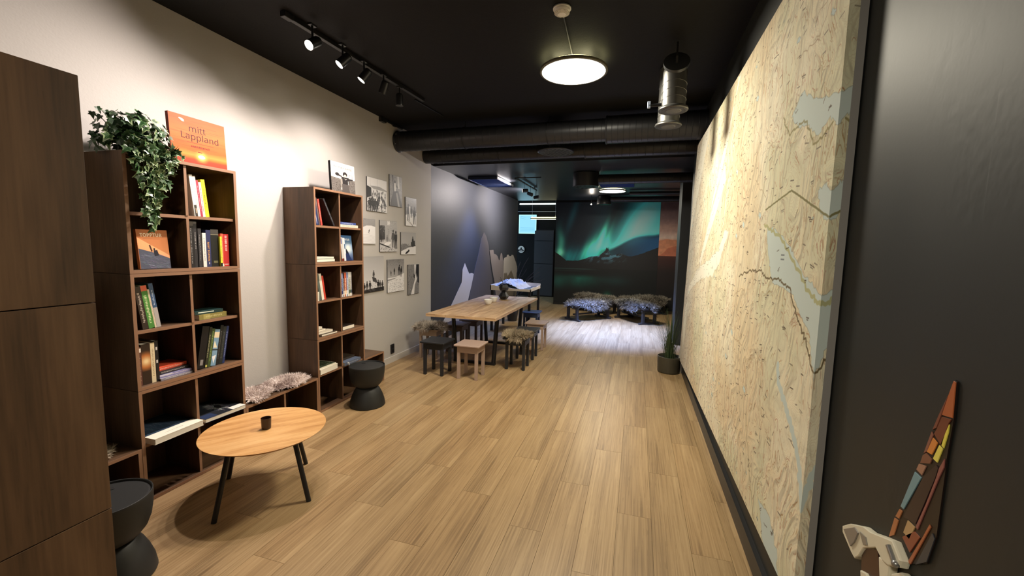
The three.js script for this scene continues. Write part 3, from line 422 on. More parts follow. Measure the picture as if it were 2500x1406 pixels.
const tF = coverTex(400, 512, (g, w, h) => { const q = g.createLinearGradient(0, 0, 0, h); [[0, '#3f6596'], [0.35, '#6d8fb4'], [0.6, '#8fa6bd'], [1, '#2c3a66']].forEach(([a, c]) => q.addColorStop(a, c)); g.fillStyle = q; g.fillRect(0, 0, w, h); const s = g.createRadialGradient(270, 260, 10, 270, 260, 150); s.addColorStop(0, '#f2ead6'); s.addColorStop(1, 'rgba(200,210,220,0)'); g.fillStyle = s; g.fillRect(60, 110, 340, 300); poly(g, [[110, h], [150, 380], [205, 350], [200, 260], [270, 350], [300, 420], [360, h]], '#232f57'); poly(g, [[190, 350], [196, 260], [240, 310], [262, 360], [225, 380]], '#1c2029'); poly(g, [[110, 400], [180, 300], [190, 360], [130, 430]], '#c6ced6'); text('TOPPTUR', '#e3ebf2', 'bold 62px sans-serif', 100, 88, 0.86)(g); }); Object.assign(tF, { spine: [4, 10, 46, 490], front: [60, 0, 340, 512], plain: [6, 20, 6, 20] });
book('blue mountain book facing out in second bookcase second right cubby', { T: 0.02, h: 0.24, d: 0.158, tex: tF }, { as: 'front', at: [-2.665, rowY(4), -3.405], lean: 0.1 });
run([
  { l: 'short white book, outermost', T: 0.016, h: 0.08, d: 0.12, c: '#e2dccb', lean: 0.0, gap: 0.008, dx: 0.02, s: 'rgba(150,140,120,.4)' },
  { l: 'dark brown book, second', T: 0.024, h: 0.228, c: '#2a2019', lean: 0.16, s: 'rgba(150,130,100,.6)' },
  { l: 'grey-green book, third', T: 0.026, h: 0.232, c: '#59645c', lean: 0.16, s: 'rgba(90,100,92,.8)' },
  { l: 'white book, fourth', T: 0.028, h: 0.235, c: '#e3dccb', lean: 0.16, s: 'rgba(190,180,160,.5)' },
  { l: 'red book, innermost', T: 0.022, h: 0.215, c: '#c2402f', lean: 0.16, s: 'rgba(170,50,40,.8)' },
], X2, 3, -2.95, 0, 'in second bookcase third left cubby');
run([
  ['white and navy', '#8f9ac0', '#2a3566'], ['black', '#25232a', '#d4cfc8'], ['rust red', '#b4573c', '#e6c9a8'], ['blue-grey', '#7484a4', '#d9dce2'], ['white and beige', '#c9c4b8', '#4a5e4a'], ['pale grey', '#b9b6b4', '#444a5c'],
].map(([n, c, q], i) => ({ l: n + ' paperback, ' + ['first', 'second', 'third', 'fourth', 'fifth', 'last'][i], T: [0.026, 0.018, 0.03, 0.026, 0.03, 0.016][i], h: [0.222, 0.225, 0.226, 0.228, 0.228, 0.228][i], c, lean: 0.03, s: (g) => { scribble(g, 60, 8, 150, 34, q); g.fillStyle = q; g.fillRect(190, 0, 40, 52); g.fillStyle = '#e8e2d8'; g.fillRect(222, 0, 34, 26); } })), X2 + 0.01, 3, -3.268, 0, 'in second bookcase third right cubby');
two('', 2, -3.06, [
  { l: 'lowest cream-paged book of the stack in second bookcase fourth left cubby', T: 0.017, h: 0.2, d: 0.19, c: '#3a3128', fore: true, dx: 0.03, dz: -0.02 }, { l: 'second cream-paged book of the stack in second bookcase fourth left cubby', T: 0.019, h: 0.19, d: 0.18, c: '#b9ae98', fore: true, dx: 0.012, dz: 0.012 },
  { l: 'third book of the stack in second bookcase fourth left cubby', T: 0.018, h: 0.12, d: 0.15, c: '#8f8676', fore: true, dx: -0.005, dz: 0.05 }, { l: 'small white book on top of the stack in the fourth left cubby', T: 0.022, h: 0.08, d: 0.12, c: '#ddd5c2', dx: -0.01, dz: 0.07 }]);
two('', 2, -3.355, [{ l: 'dark-covered book with white pages lying flat in the fourth right cubby', T: 0.034, h: 0.175, d: 0.17, c: '#241d18', fore: true, dx: 0.015, yaw: 0.03 }]);
two('', 1, -3.06, [{ l: 'thick dark green book with cream pages lying flat in the fifth left cubby, lower one', T: 0.045, h: 0.235, d: 0.25, c: '#d9d4c4', fore: true, dx: 0.03, yaw: 0.04 },
  { l: 'dark green patterned book lying on the thick one in the fifth left cubby', T: 0.012, h: 0.215, d: 0.22, c: '#d2cfba', fore: true, dx: 0.02, f: (g, w, h) => { g.fillStyle = '#2c3626'; g.fillRect(6, 6, w - 12, h - 12); for (let i = 0; i < 90; i++) { g.fillStyle = `rgba(200,205,170,${rnd(0.2, 0.7)})`; g.beginPath(); g.ellipse(rnd(w), rnd(h), rnd(3, 12), rnd(2, 5), rnd(6), 0, 6.3); g.fill(); } } }]);
two('', 1, -3.37, [{ l: 'slate blue book lying flat in the fifth right cubby behind the black stool', T: 0.03, h: 0.24, d: 0.26, c: '#5b6578', dx: 0.045, s: 'rgba(200,205,215,.5)' }, { l: 'dark blue-grey book lying on the slate blue one behind the black stool', T: 0.02, h: 0.22, d: 0.2, c: '#3a4150', dx: -0.02, s: 'rgba(160,165,180,.5)' }]);
single('bookmark', 'white ribbon hanging from the slate blue book behind the black stool', 'ribbon', tube([[-2.59, 0.364, -3.285], [-2.575, 0.362, -3.285], [-2.57, 0.34, -3.285], [-2.568, 0.31, -3.284], [-2.566, 0.275, -3.29]], 0.004, 20, 5), whitePl);

// ---------- wall photographs ----------
const gr = (k) => `rgb(${k},${k - 2},${k - 3})`;
function fig(g, x, y, s, k = 30, { skis = false, lean = 0 } = {}) {   // a small standing figure, feet at (x, y), s tall
  g.save(); g.translate(x, y); g.rotate(lean); g.fillStyle = gr(k); g.beginPath(); g.ellipse(0, -s * 0.9, s * 0.075, s * 0.09, 0, 0, 6.3); g.fill();
  poly(g, [[-s * 0.13, -s * 0.8], [s * 0.13, -s * 0.8], [s * 0.12, -s * 0.42], [-s * 0.12, -s * 0.42]], gr(k + 8)); poly(g, [[-s * 0.11, -s * 0.44], [-s * 0.01, -s * 0.44], [-s * 0.05, 0], [-s * 0.12, 0]], gr(k)); poly(g, [[s * 0.01, -s * 0.44], [s * 0.11, -s * 0.44], [s * 0.12, 0], [s * 0.05, 0]], gr(k + 4)); poly(g, [[-s * 0.13, -s * 0.78], [-s * 0.2, -s * 0.45], [-s * 0.15, -s * 0.44], [-s * 0.09, -s * 0.74]], gr(k + 5)); poly(g, [[s * 0.13, -s * 0.78], [s * 0.2, -s * 0.5], [s * 0.15, -s * 0.46], [s * 0.09, -s * 0.74]], gr(k + 5));
  if (skis) { g.fillStyle = gr(k); g.fillRect(-s * 0.3, -s * 0.02, s * 0.7, s * 0.025); } g.restore();
}
const grain = (g, w, h, n, a, b, y0 = 0, y1 = 1) => { for (let i = 0; i < n; i++) { const k = Math.floor(rnd(a, b)); g.fillStyle = `rgba(${k},${k},${k},.5)`; g.beginPath(); g.ellipse(rnd(w), h * rnd(y0, y1), rnd(2, w * 0.05), rnd(1, h * 0.02), rnd(-0.6, 0.6), 0, 6.3); g.fill(); } };
const sky = (g, w, h, a, b) => { const q = g.createLinearGradient(0, 0, 0, h); q.addColorStop(0, gr(a)); q.addColorStop(1, gr(b)); g.fillStyle = q; g.fillRect(0, 0, w, h); };
const photos = [
  ['crowd of skiers gathered beside a dark train on snow', [2.233, -4.065], [1.86, -4.447], (g, w, h) => { sky(g, w, h, 225, 205); poly(g, [[0, h * 0.2], [w, h * 0.3], [w, h], [0, h]], gr(215)); poly(g, [[w * 0.15, h * 0.25], [w * 0.6, h * 0.22], [w, h * 0.3], [w, h * 0.34], [w * 0.3, h * 0.32]], gr(150)); poly(g, [[0, h * 0.26], [w * 0.2, h * 0.3], [w * 0.22, h * 0.55], [0, h * 0.62]], gr(40)); g.strokeStyle = gr(140); g.lineWidth = 2; for (const x of [0.15, 0.5]) { g.beginPath(); g.moveTo(w * x, 0); g.lineTo(w * x + 4, h * 0.3); g.stroke(); } for (let i = 0; i < 46; i++) { const t = i / 46, y = h * (0.42 + 0.58 * t); fig(g, w * (0.15 + 0.8 * rnd()), y, h * (0.1 + 0.16 * t), rnd(15, 80)); } for (let i = 0; i < 5; i++) fig(g, w * (0.1 + 0.1 * i), h, h * 0.4, 25); grain(g, w, h, 90, 20, 110, 0.72, 1); }],
  ['person in a long dark coat among birch trunks', [2.331, -4.509], [1.957, -4.788], (g, w, h) => { sky(g, w, h, 150, 110); grain(g, w, h, 260, 50, 200); poly(g, [[w * 0.62, 0], [w * 0.74, 0], [w * 0.8, h * 0.4], [w * 0.66, h * 0.4]], gr(205)); poly(g, [[w * 0.2, 0], [w * 0.28, 0], [w * 0.34, h * 0.5], [w * 0.26, h * 0.5]], gr(70)); poly(g, [[w * 0.3, h * 0.5], [w * 0.7, h * 0.48], [w, h * 0.95], [w, h], [w * 0.05, h], [w * 0.12, h * 0.8]], gr(60)); poly(g, [[w * 0.5, h * 0.55], [w * 0.62, h * 0.55], [w * 0.82, h], [w * 0.66, h]], gr(150)); poly(g, [[w * 0.36, h * 0.25], [w * 0.48, h * 0.22], [w * 0.5, h * 0.5], [w * 0.38, h * 0.52]], gr(220)); g.fillStyle = gr(60); g.beginPath(); g.ellipse(w * 0.42, h * 0.2, w * 0.07, h * 0.045, 0, 0, 6.3); g.fill(); poly(g, [[w * 0.48, h * 0.28], [w * 0.68, h * 0.34], [w * 0.66, h * 0.4], [w * 0.5, h * 0.36]], gr(90)); }],
  ['three people walking on skis along a wall', [2.104, -4.872], [1.734, -5.153], (g, w, h) => { sky(g, w, h, 120, 130); grain(g, w, h, 200, 60, 150, 0, 0.5); poly(g, [[0, h * 0.62], [w, h * 0.5], [w, h], [0, h]], gr(225)); fig(g, w * 0.25, h * 0.82, h * 0.6, 45); fig(g, w * 0.52, h * 0.7, h * 0.42, 30); fig(g, w * 0.8, h * 0.93, h * 0.64, 35); poly(g, [[w * 0.3, h * 0.3], [w * 0.42, h * 0.32], [w * 0.42, h * 0.72], [w * 0.34, h * 0.7]], gr(225)); g.strokeStyle = gr(30); g.lineWidth = 5; for (const a of [0, 26]) { g.beginPath(); g.moveTo(w * 0.1, h * 0.72 + a); g.lineTo(w * 0.66, h * 0.98 + a * 0.4); g.stroke(); } }],
  ['lone skier crossing a white snowfield under a grey sky', [1.768, -3.96], [1.489, -4.211], (g, w, h) => { sky(g, w, h, 150, 140); grain(g, w, h, 60, 110, 180, 0, 0.3); poly(g, [[0, h * 0.36], [w * 0.35, h * 0.27], [w * 0.7, h * 0.26], [w, h * 0.3], [w, h], [0, h]], gr(226)); fig(g, w * 0.5, h * 0.57, h * 0.17, 35, { skis: true, lean: 0.3 }); g.strokeStyle = gr(190); g.lineWidth = 3; for (let i = 0; i < 6; i++) { g.beginPath(); g.moveTo(0, h * (0.66 + i * 0.05)); g.quadraticCurveTo(w * 0.5, h * (0.6 + i * 0.06), w, h * (0.72 + i * 0.05)); g.stroke(); } }],
  ['group resting outside a timber cabin', [1.769, -4.299], [1.397, -4.671], (g, w, h) => { sky(g, w, h, 175, 165); poly(g, [[0, 0], [w, 0], [w, h * 0.5], [0, h * 0.55]], gr(165)); poly(g, [[0, h * 0.16], [w * 0.28, h * 0.16], [w * 0.28, h * 0.6], [0, h * 0.62]], gr(60)); g.fillStyle = gr(215); g.fillRect(w * 0.42, 0, w * 0.15, h * 0.14); grain(g, w, h, 80, 120, 200, 0, 0.4); poly(g, [[0, h * 0.62], [w, h * 0.7], [w, h], [0, h]], gr(190)); for (const [x, y, s, k] of [[0.14, 0.68, 0.42, 60], [0.06, 0.7, 0.3, 40], [0.5, 0.72, 0.42, 150], [0.6, 0.8, 0.5, 170], [0.76, 0.86, 0.6, 70], [0.92, 0.9, 0.6, 35], [0.4, 0.75, 0.3, 110]]) fig(g, w * x, h * y, h * s, k); g.fillStyle = gr(225); g.beginPath(); g.ellipse(w * 0.42, h * 0.74, w * 0.2, h * 0.06, -0.2, 0, 6.3); g.fill(); g.strokeStyle = gr(50); g.lineWidth = 12; g.beginPath(); g.moveTo(0, h * 0.74); g.lineTo(w * 0.55, h * 0.86); g.stroke(); grain(g, w, h, 40, 30, 120, 0.85, 1); }],
  ['climber resting on a summit rock above a dog', [1.646, -4.761], [1.359, -5.137], (g, w, h) => { sky(g, w, h, 160, 185); poly(g, [[0, h * 0.56], [w * 0.25, h * 0.5], [w * 0.5, h * 0.6], [w, h * 0.58], [w, h], [0, h]], gr(120)); grain(g, w, h, 90, 70, 190, 0.5, 0.8); poly(g, [[0, h * 0.85], [w * 0.5, h * 0.68], [w, h * 0.62], [w, h], [0, h]], gr(222)); fig(g, w * 0.78, h * 0.66, h * 0.5, 30); poly(g, [[w * 0.64, h * 0.45], [w * 0.92, h * 0.35], [w * 0.95, h * 0.62], [w * 0.68, h * 0.64]], gr(45)); g.fillStyle = gr(25); g.beginPath(); g.ellipse(w * 0.4, h * 0.9, w * 0.14, h * 0.05, -0.4, 0, 6.3); g.fill(); g.beginPath(); g.ellipse(w * 0.5, h * 0.83, w * 0.05, h * 0.05, 0, 0, 6.3); g.fill(); }],
  ['seated person on a rise above a row of dark figures', [1.342, -3.98], [0.936, -4.374], (g, w, h) => { sky(g, w, h, 165, 212); poly(g, [[0, h], [w * 0.22, h * 0.72], [w * 0.45, h * 0.56], [w * 0.62, h * 0.7], [w * 0.85, h], [w, h]], gr(205)); fig(g, w * 0.48, h * 0.66, h * 0.28, 60); poly(g, [[w * 0.4, h * 0.56], [w * 0.6, h * 0.62], [w * 0.66, h * 0.76], [w * 0.44, h * 0.7]], gr(70)); for (const x of [0.04, 0.16, 0.3, 0.7, 0.8, 0.92]) fig(g, w * x, h * 0.98, h * rnd(0.22, 0.34), rnd(20, 60)); poly(g, [[0, h * 0.92], [w, h * 0.88], [w, h], [0, h]], gr(35)); grain(g, w, h, 40, 40, 200, 0.75, 1); }],
  ['figures playing on a bright snow slope', [1.3, -4.449], [0.893, -4.828], (g, w, h) => { sky(g, w, h, 120, 205); grain(g, w, h, 40, 90, 170, 0, 0.2); poly(g, [[0, h * 0.56], [w * 0.5, h * 0.54], [w, h * 0.44], [w, h], [0, h]], gr(218)); fig(g, w * 0.2, h * 0.5, h * 0.17, 50); fig(g, w * 0.4, h * 0.47, h * 0.22, 25); fig(g, w * 0.78, h * 0.55, h * 0.34, 28, { lean: 0.2 }); fig(g, w * 0.66, h * 0.5, h * 0.34, 32, { lean: 0.15 }); grain(g, w, h, 170, 130, 235, 0.62, 1); poly(g, [[0, h * 0.6], [w * 0.5, h * 0.57], [w * 0.6, h * 0.56], [w * 0.4, h * 0.6], [0, h * 0.65]], gr(140)); }],
  ['steep waterfall between dark rocks', [1.22, -4.929], [0.816, -5.221], (g, w, h) => { sky(g, w, h, 130, 120); grain(g, w, h, 260, 40, 170); poly(g, [[w * 0.55, 0], [w * 0.72, 0], [w * 0.66, h * 0.3], [w * 0.8, h * 0.5], [w * 0.6, h * 0.7], [w * 0.55, h], [w * 0.25, h], [w * 0.5, h * 0.66], [w * 0.62, h * 0.5]], gr(220)); poly(g, [[w * 0.76, 0], [w, 0], [w, h * 0.66], [w * 0.84, h * 0.6], [w * 0.88, h * 0.45], [w * 0.72, h * 0.28]], gr(22)); poly(g, [[w * 0.5, h * 0.3], [w * 0.62, h * 0.36], [w * 0.6, h * 0.48], [w * 0.5, h * 0.44]], gr(25)); }],
];
for (const [what, a, b, draw] of photos) {
  const w = a[1] - b[1], h = a[0] - b[0], cw = 300, ch = Math.round(300 * h / w), t = canvasTex(cw, ch, (g) => draw(g, cw, ch));
  const o = thing('wall_photograph', 'black and white photograph of ' + what, 'photograph', [XL + 0.008, (a[0] + b[0]) / 2, (a[1] + b[1]) / 2], 'black and white photographs on the wall');
  part('panel', bx(0.012, h, w), std({ color: new THREE.Color(0.05, 0.05, 0.05), roughness: 0.5 }), o);
  const g = new THREE.PlaneGeometry(w - 0.002, h - 0.002); g.rotateY(Math.PI / 2); part('print', g, std({ map: t, roughness: 0.4 }), o, [0.0064, 0, 0]);
}
{ const o = thing('wall_socket', 'black double wall socket near the skirting beside the low walnut cube', 'socket', [XL + 0.006, 0.172, -4.558]); part('cover_plate', bx(0.012, 0.115, 0.075), blackSatin, o); for (const y of [-0.026, 0.026]) part('socket', cyl(0.019, 0.019, 0.004, 20), std({ color: 0x050505, roughness: 0.6 }), o, [0.006, y, 0], [0, 0, Math.PI / 2]); }

// ---------- murals on the end wall ----------
const ridge = (u, l) => { for (let i = 0; i + 1 < l.length; i++) if (u <= l[i + 1][0]) return mix(l[i][1], l[i + 1][1], (u - l[i][0]) / (l[i + 1][0] - l[i][0])); return l[l.length - 1][1]; };
const auroraT = pixelTex(960, 1000, (u, v, o) => {
  let c = [8 + 6 * u, 22 + 20 * u, 32 + 22 * u]; const add = (k, r, g, b) => { c[0] += k * r; c[1] += k * g; c[2] += k * b; };
  const rays = 0.55 + 0.75 * fbm((u + v * 0.42) * 26, v * 1.6, 301, 3), soft = 0.7 + 0.6 * fbm(u * 5, v * 5, 305, 3);
  const edge = u < 0.54 ? 0.45 + (0.54 - u) * 0.22 : 0.45 - Math.pow((u - 0.54) / 0.46, 0.9) * 0.16 + 0.02 * Math.sin(u * 14);
  const d = edge - v;                                                      // above the bright lower hem
  if (u > 0.42) { const k = smooth(-0.012, 0.03, d) * Math.exp(-Math.max(0, d) / 0.10) * smooth(0.42, 0.56, u); add(k * soft, 100, 168, 134); }
  add(smooth(-0.02, 0.06, d) * Math.exp(-Math.max(0, d) / 0.3) * smooth(0.28, 0.5, u) * rays, 26, 100, 84);
  const bl = gauss((u - 0.84) * 0.75 + (v - 0.16) * 0.62, 0.075) * gauss((u - 0.84) * 0.62 - (v - 0.16) * 0.75, 0.16); add(bl * 1.1, 108, 168, 156);
  add(gauss((u - 0.9) * 0.8 + (v - 0.19) * 0.6, 0.16) * smooth(0.55, 0.8, u) * smooth(-0.01, 0.05, d), 30, 100, 80);
  for (const [x, y, w, l, k] of [[0.47, 0.33, 0.018, 0.1, 1.1], [0.44, 0.38, 0.03, 0.09, 0.8], [0.52, 0.36, 0.02, 0.11, 0.6], [0.36, 0.44, 0.025, 0.09, 0.7], [0.3, 0.47, 0.02, 0.08, 0.5], [0.4, 0.46, 0.06, 0.06, 0.8]]) add(k * gauss((u - x) + (v - y) * 0.3, w) * gauss(v - y, l), 70, 150, 105);
  add(gauss(u - 0.05 - 0.01 * Math.sin(v * 20), 0.028) * gauss(v - 0.42, 0.12), 66, 130, 92); add(gauss((u - 0.17) + (v - 0.12) * 0.3, 0.025) * gauss(v - 0.12, 0.13), 20, 52, 46); add(gauss(u - 0.06, 0.03) * gauss(v - 0.5, 0.03), 90, 130, 90);
  add(gauss(v - 0.55, 0.07) * smooth(0.05, 0.15, u) * smooth(0.66, 0.4, u) * rays, 20, 105, 90); add(smooth(0.55, 1, u) * smooth(0.03, -0.05, d) * 0.8, 14, 52, 82);
  add(-gauss((u - 0.6) + (v - 0.12) * 0.35, 0.07) * gauss(v - 0.1, 0.16), 14, 40, 40);
  if (hash(Math.floor(u * 960), Math.floor(v * 1000), 9) > 0.9996) add(1, 90, 120, 120);
  const rl = ridge(u, [[0, 0.49], [0.06, 0.53], [0.12, 0.575], [0.24, 0.572], [0.29, 0.56], [0.36, 0.53], [0.44, 0.52], [0.485, 0.485], [0.505, 0.465], [0.515, 0.437], [0.53, 0.45], [0.545, 0.485], [0.565, 0.51], [0.6, 0.505], [0.63, 0.495], [0.66, 0.492], [0.72, 0.517], [0.77, 0.515], [0.86, 0.485], [1, 0.425]]) + 0.006 * (fbm(u * 60, 3, 311, 3) - 0.5);
  if (v > rl) {
    const sn = smooth(0.62, 0.52, v) * smooth(0.24, 0.42, u) * smooth(0.74, 0.6, u), tx = fbm(u * 40 + v * 20, v * 46, 321, 4);
    c = [20 + 8 * u, 22, 24 - 2 * u]; add(sn * smooth(0.45, 0.65, tx), 58, 92, 98); add(sn * 0.6, 6, 14, 18);
    if (v > 0.645) { c = [11, 14, 14]; if (u < 0.55) { add(gauss(v - 0.655, 0.005) * smooth(0.5, 0.3, u), 34, 44, 40); add(gauss(v - 0.675, 0.004) * smooth(0.4, 0.2, u), 16, 24, 20); } const g2 = gauss(u - 0.26 + (v - 0.75) * 0.1, 0.14) * smooth(0.69, 0.75, v) * smooth(0.9, 0.74, v); add(g2 * (0.6 + 0.7 * fbm(u * 12, v * 16, 331, 3)), 10, 62, 48); add(gauss(u - 0.03, 0.05) * gauss(v - 0.79, 0.05), 14, 44, 36); add(gauss(u - 0.62, 0.09) * gauss(v - 0.76, 0.035), 8, 28, 26); add(gauss(u - 0.54, 0.03) * gauss(v - 0.91, 0.03), 8, 70, 44); }
  }
  o[0] = c[0]; o[1] = c[1] * 1.15; o[2] = c[2] * 1.25;
}, { wrap: THREE.ClampToEdgeWrapping });
const sunsetT = pixelTex(420, 1000, (u, v, o) => {
  const S = [[0, [122, 98, 98]], [0.14, [150, 120, 116]], [0.26, [212, 170, 152]], [0.335, [250, 220, 200]], [0.36, [244, 186, 152]], [0.42, [230, 146, 108]], [0.5, [222, 130, 94]], [0.51, [84, 44, 36]], [0.56, [66, 34, 30]], [0.68, [36, 24, 24]], [1, [16, 15, 15]]];
  let i = 0; while (i < S.length - 2 && v > S[i + 1][0]) i++; const t = smooth(S[i][0], S[i + 1][0], v); let c = S[i][1].map((q, k) => mix(q, S[i + 1][1][k], t));
  const r1 = 0.37 - 0.03 * Math.sin(u * 5 + 0.5) + 0.02 * fbm(u * 9, 1, 341, 3), r2 = 0.43 - 0.1 * (u * 1.4 - 0.5) + 0.03 * fbm(u * 7, 2, 342, 3), r3 = 0.45 + 0.05 * Math.sin(u * 9 + 2) + 0.02 * fbm(u * 12, 3, 343, 3);
  if (v < 0.505) { if (v > r1) c = [238, 158, 118]; if (v > Math.max(r1, r2)) c = [226, 140, 102]; if (v > r3) c = [214, 126, 94]; const n = 0.92 + 0.16 * fbm(u * 20, v * 40, 344, 3); c = c.map((q) => q * n); }
  o[0] = c[0]; o[1] = c[1]; o[2] = c[2];
}, { wrap: THREE.ClampToEdgeWrapping });
const mural = (name, label, x0, x1, tex, rg) => { const g = box(x1 - x0, LOW - 0.06, 0.004); g.translate((x0 + x1) / 2, 0.06 + (LOW - 0.06) / 2, -10.816); single(name, label, 'mural', g, std({ map: tex, roughness: rg })); };
mural('aurora_mural', 'green northern lights over a dark mountain printed across the end wall', -2.055, 0.492, auroraT, 0.55);
mural('sunset_mural', 'orange sunset mountain print on the end wall right of the northern lights', 0.494, 1.7, sunsetT, 0.55);

// ---------- ceiling lamps ----------
const glowW = std({ color: 0xffffff, emissive: new THREE.Color(1, 0.96, 0.80), emissiveIntensity: 2.4, roughness: 0.5 });
const halo = std({ color: 0xffffff, emissive: new THREE.Color(1, 0.9, 0.45), emissiveIntensity: 6, roughness: 0.5 });
function diskLamp(label, x, y, z, r, ceil, power) {
  const t = thing('ceiling_lamp', label, 'ceiling lamp', [x, y, z]);
  part('rim', lathe([[r - 0.012, 0.002], [r, 0], [r + 0.006, 0.004], [r + 0.006, 0.02], [r, 0.024], [r - 0.02, 0.024]], 64), std({ color: new THREE.Color(0.12, 0.11, 0.07), roughness: 0.4 }), t);
  part('diffuser', lathe([[0, -0.001], [r * 0.7, -0.0005], [r - 0.011, 0.001]], 64), glowW, t, null, null, 'glowing white diffuser');
  part('back_plate', cyl(r - 0.015, r - 0.015, 0.006, 48), blackSatin, t, [0, 0.022, 0]);
  part('light_ring', lathe([[r - 0.045, 0.03], [r - 0.03, 0.036], [r - 0.012, 0.03], [r - 0.03, 0.027], [r - 0.045, 0.03]], 64), halo, t, null, null, 'warm glowing ring above the lamp');
  part('mount', cyl(0.07, 0.07, ceil - y - 0.025, 24), blackSatin, t, [0, (ceil - y + 0.025) / 2, 0]);
  areaLight(WARM, power, r * 1.75, r * 1.75, [x, y - 0.006, z], [x, 0, z]);
  areaLight(new THREE.Color(1, 0.9, 0.5), power * 0.09, r * 1.1, r * 1.1, [x, y + 0.045, z], [x, 5, z]); return t;
}
diskLamp('round glowing ceiling lamp with a slim rim, nearest over the floor', -0.548, 2.862, -3.42, 0.258, CEIL, 100);
diskLamp('added unseen round ceiling lamp behind the viewer in the front part of the room', -0.55, 2.862, 1.1, 0.258, CEIL, 68);  // unseen lamp, added to brighten the left units and the map edge
diskLamp('round glowing ceiling lamp in the back room before the mural', -0.5, 2.55, -8.15, 0.25, LOW, 80);
single('ceiling_cable', 'thin black cable running along the ceiling from the smoke detector to the round lamp', 'cable', merge([rod([-0.515, 2.942, -2.74], [-0.54, 2.942, -3.28], 0.004), rod([-0.54, 2.942, -3.28], [-0.545, 2.9, -3.36], 0.004)]), blackSatin);
{ const t = thing('smoke_detector', 'cream ribbed round smoke detector on the black ceiling', 'smoke detector', [-0.51, CEIL, -2.665]);
  part('base', lathe([[0, 0], [0.055, 0], [0.055, -0.012], [0.05, -0.014], [0, -0.014]], 40), whitePl, t); part('dome', lathe([[0.05, -0.014], [0.05, -0.02], [0.042, -0.034], [0.02, -0.042], [0, -0.043]], 40), whitePl, t);
  for (let i = 0; i < 26; i++) { const a = i / 26 * 6.2832, g = box(0.022, 0.004, 0.0032); g.rotateZ(0.5); g.translate(0.036, -0.038, 0); g.rotateY(a); part('rib', g, whitePl, t); } }
// track with five spotlights
const lensOn = std({ color: 0xffffff, emissive: new THREE.Color(1, 0.93, 0.78), emissiveIntensity: 5, roughness: 0.4 }), lensOff = std({ color: 0x111111, roughness: 0.3 });
function spotHead(label, at, target, on, topY, power, { ang = 34, color = SPOTC, cable = false, r = 0.033, len = 0.105, group } = {}) {
  const t = thing('spotlight', label, 'spotlight', at, group), d = V(...target).sub(V(...at)).normalize(), q = new THREE.Quaternion().setFromUnitVectors(V(0, -1, 0), d);
  const body = part('housing', lathe([[0, len * 0.62], [r * 0.75, len * 0.62], [r * 0.95, len * 0.5], [r, -len * 0.3], [r * 1.06, -len * 0.38], [r * 0.94, -len * 0.37]], 28), blackMetal, t); body.quaternion.copy(q);
  const lens = part('lens', cyl(r * 0.94, r * 0.94, 0.004, 28), on ? lensOn : lensOff, t, d.clone().multiplyScalar(len * 0.345).toArray(), null, on ? 'lit lens' : undefined); lens.quaternion.copy(q);
  const h = topY - at[1]; part('stem', merge([rod([0, 0.02, 0], [0, h, 0], cable ? 0.003 : 0.007), shift(box(0.03, 0.012, 0.05), 0, h - 0.006, 0)]), blackMetal, t);
  if (on) { const l = new THREE.SpotLight(color, power, 0, rad(ang), 0.85, 2); l.position.set(...V(...at).addScaledVector(d, len * 0.42).toArray()); l.target.position.set(...target); l.shadow.radius = 1.6; scene.add(l, l.target); }
  return t;
}
{ const t = thing('lighting_track', 'long black lighting track on the main ceiling above the bookcases', 'lighting track', [-2.17, CEIL, -3.1]); const g = bx(0.034, 0.03, 1.62, 'z', 0.003); g.translate(0, -0.016, 0); const y = Math.atan2(-0.09, 1.6); g.rotateY(-y * -1); part('rail', g, blackMetal, t); const e = bx(0.042, 0.036, 0.07, 'z', 0.004); e.translate(0, -0.019, 0.81); e.rotateY(y); part('end_feed', e, blackMetal, t);
  single('track_cable', 'thin black cable continuing along the ceiling from the far end of the lighting track', 'cable', rod([-2.215, 2.94, -3.9], [-2.17, 2.94, -4.45], 0.006), blackMetal); }
const SG = 'spotlights on the main lighting track';
spotHead('first lit spotlight on the long track, glaring towards the viewer', [-2.118, 2.8, -2.40], [-2.3, 1.5, -0.75], true, 2.92, 8, { ang: 66, group: SG });
spotHead('second lit spotlight on the long track, shining at the bookcase under the ivy', [-2.105, 2.8, -2.68], [-2.92, 1.4, -1.7], true, 2.92, 5.8, { ang: 50, group: SG });
spotHead('third lit spotlight on the long track, turned to the wall between the bookcases', [-2.125, 2.8, -2.955], [-2.95, 1.4, -2.35], true, 2.92, 5.6, { ang: 46, group: SG });
spotHead('fourth lit spotlight on the long track, turned down to the second bookcase', [-2.125, 2.8, -3.22], [-2.86, 1.2, -3.35], true, 2.92, 7.5, { ang: 62, group: SG });
spotHead('fifth spotlight on the long track, unlit and hanging straight down', [-2.145, 2.79, -3.5], [-2.145, 1, -3.5], false, 2.92, 0, { group: SG });
{ const t = thing('junction_box', 'small black junction box and conduit high on the left wall near the duct', 'junction box', [XL + 0.02, 2.92, -4.37]); part('housing', bx(0.04, 0.05, 0.1), blackMetal, t); part('conduit', rod([0, 0.01, -0.05], [0, 0.01, -0.42], 0.011), blackMetal, t); part('end_cap', bx(0.03, 0.03, 0.05), blackMetal, t, [0, 0.008, -0.25]); }

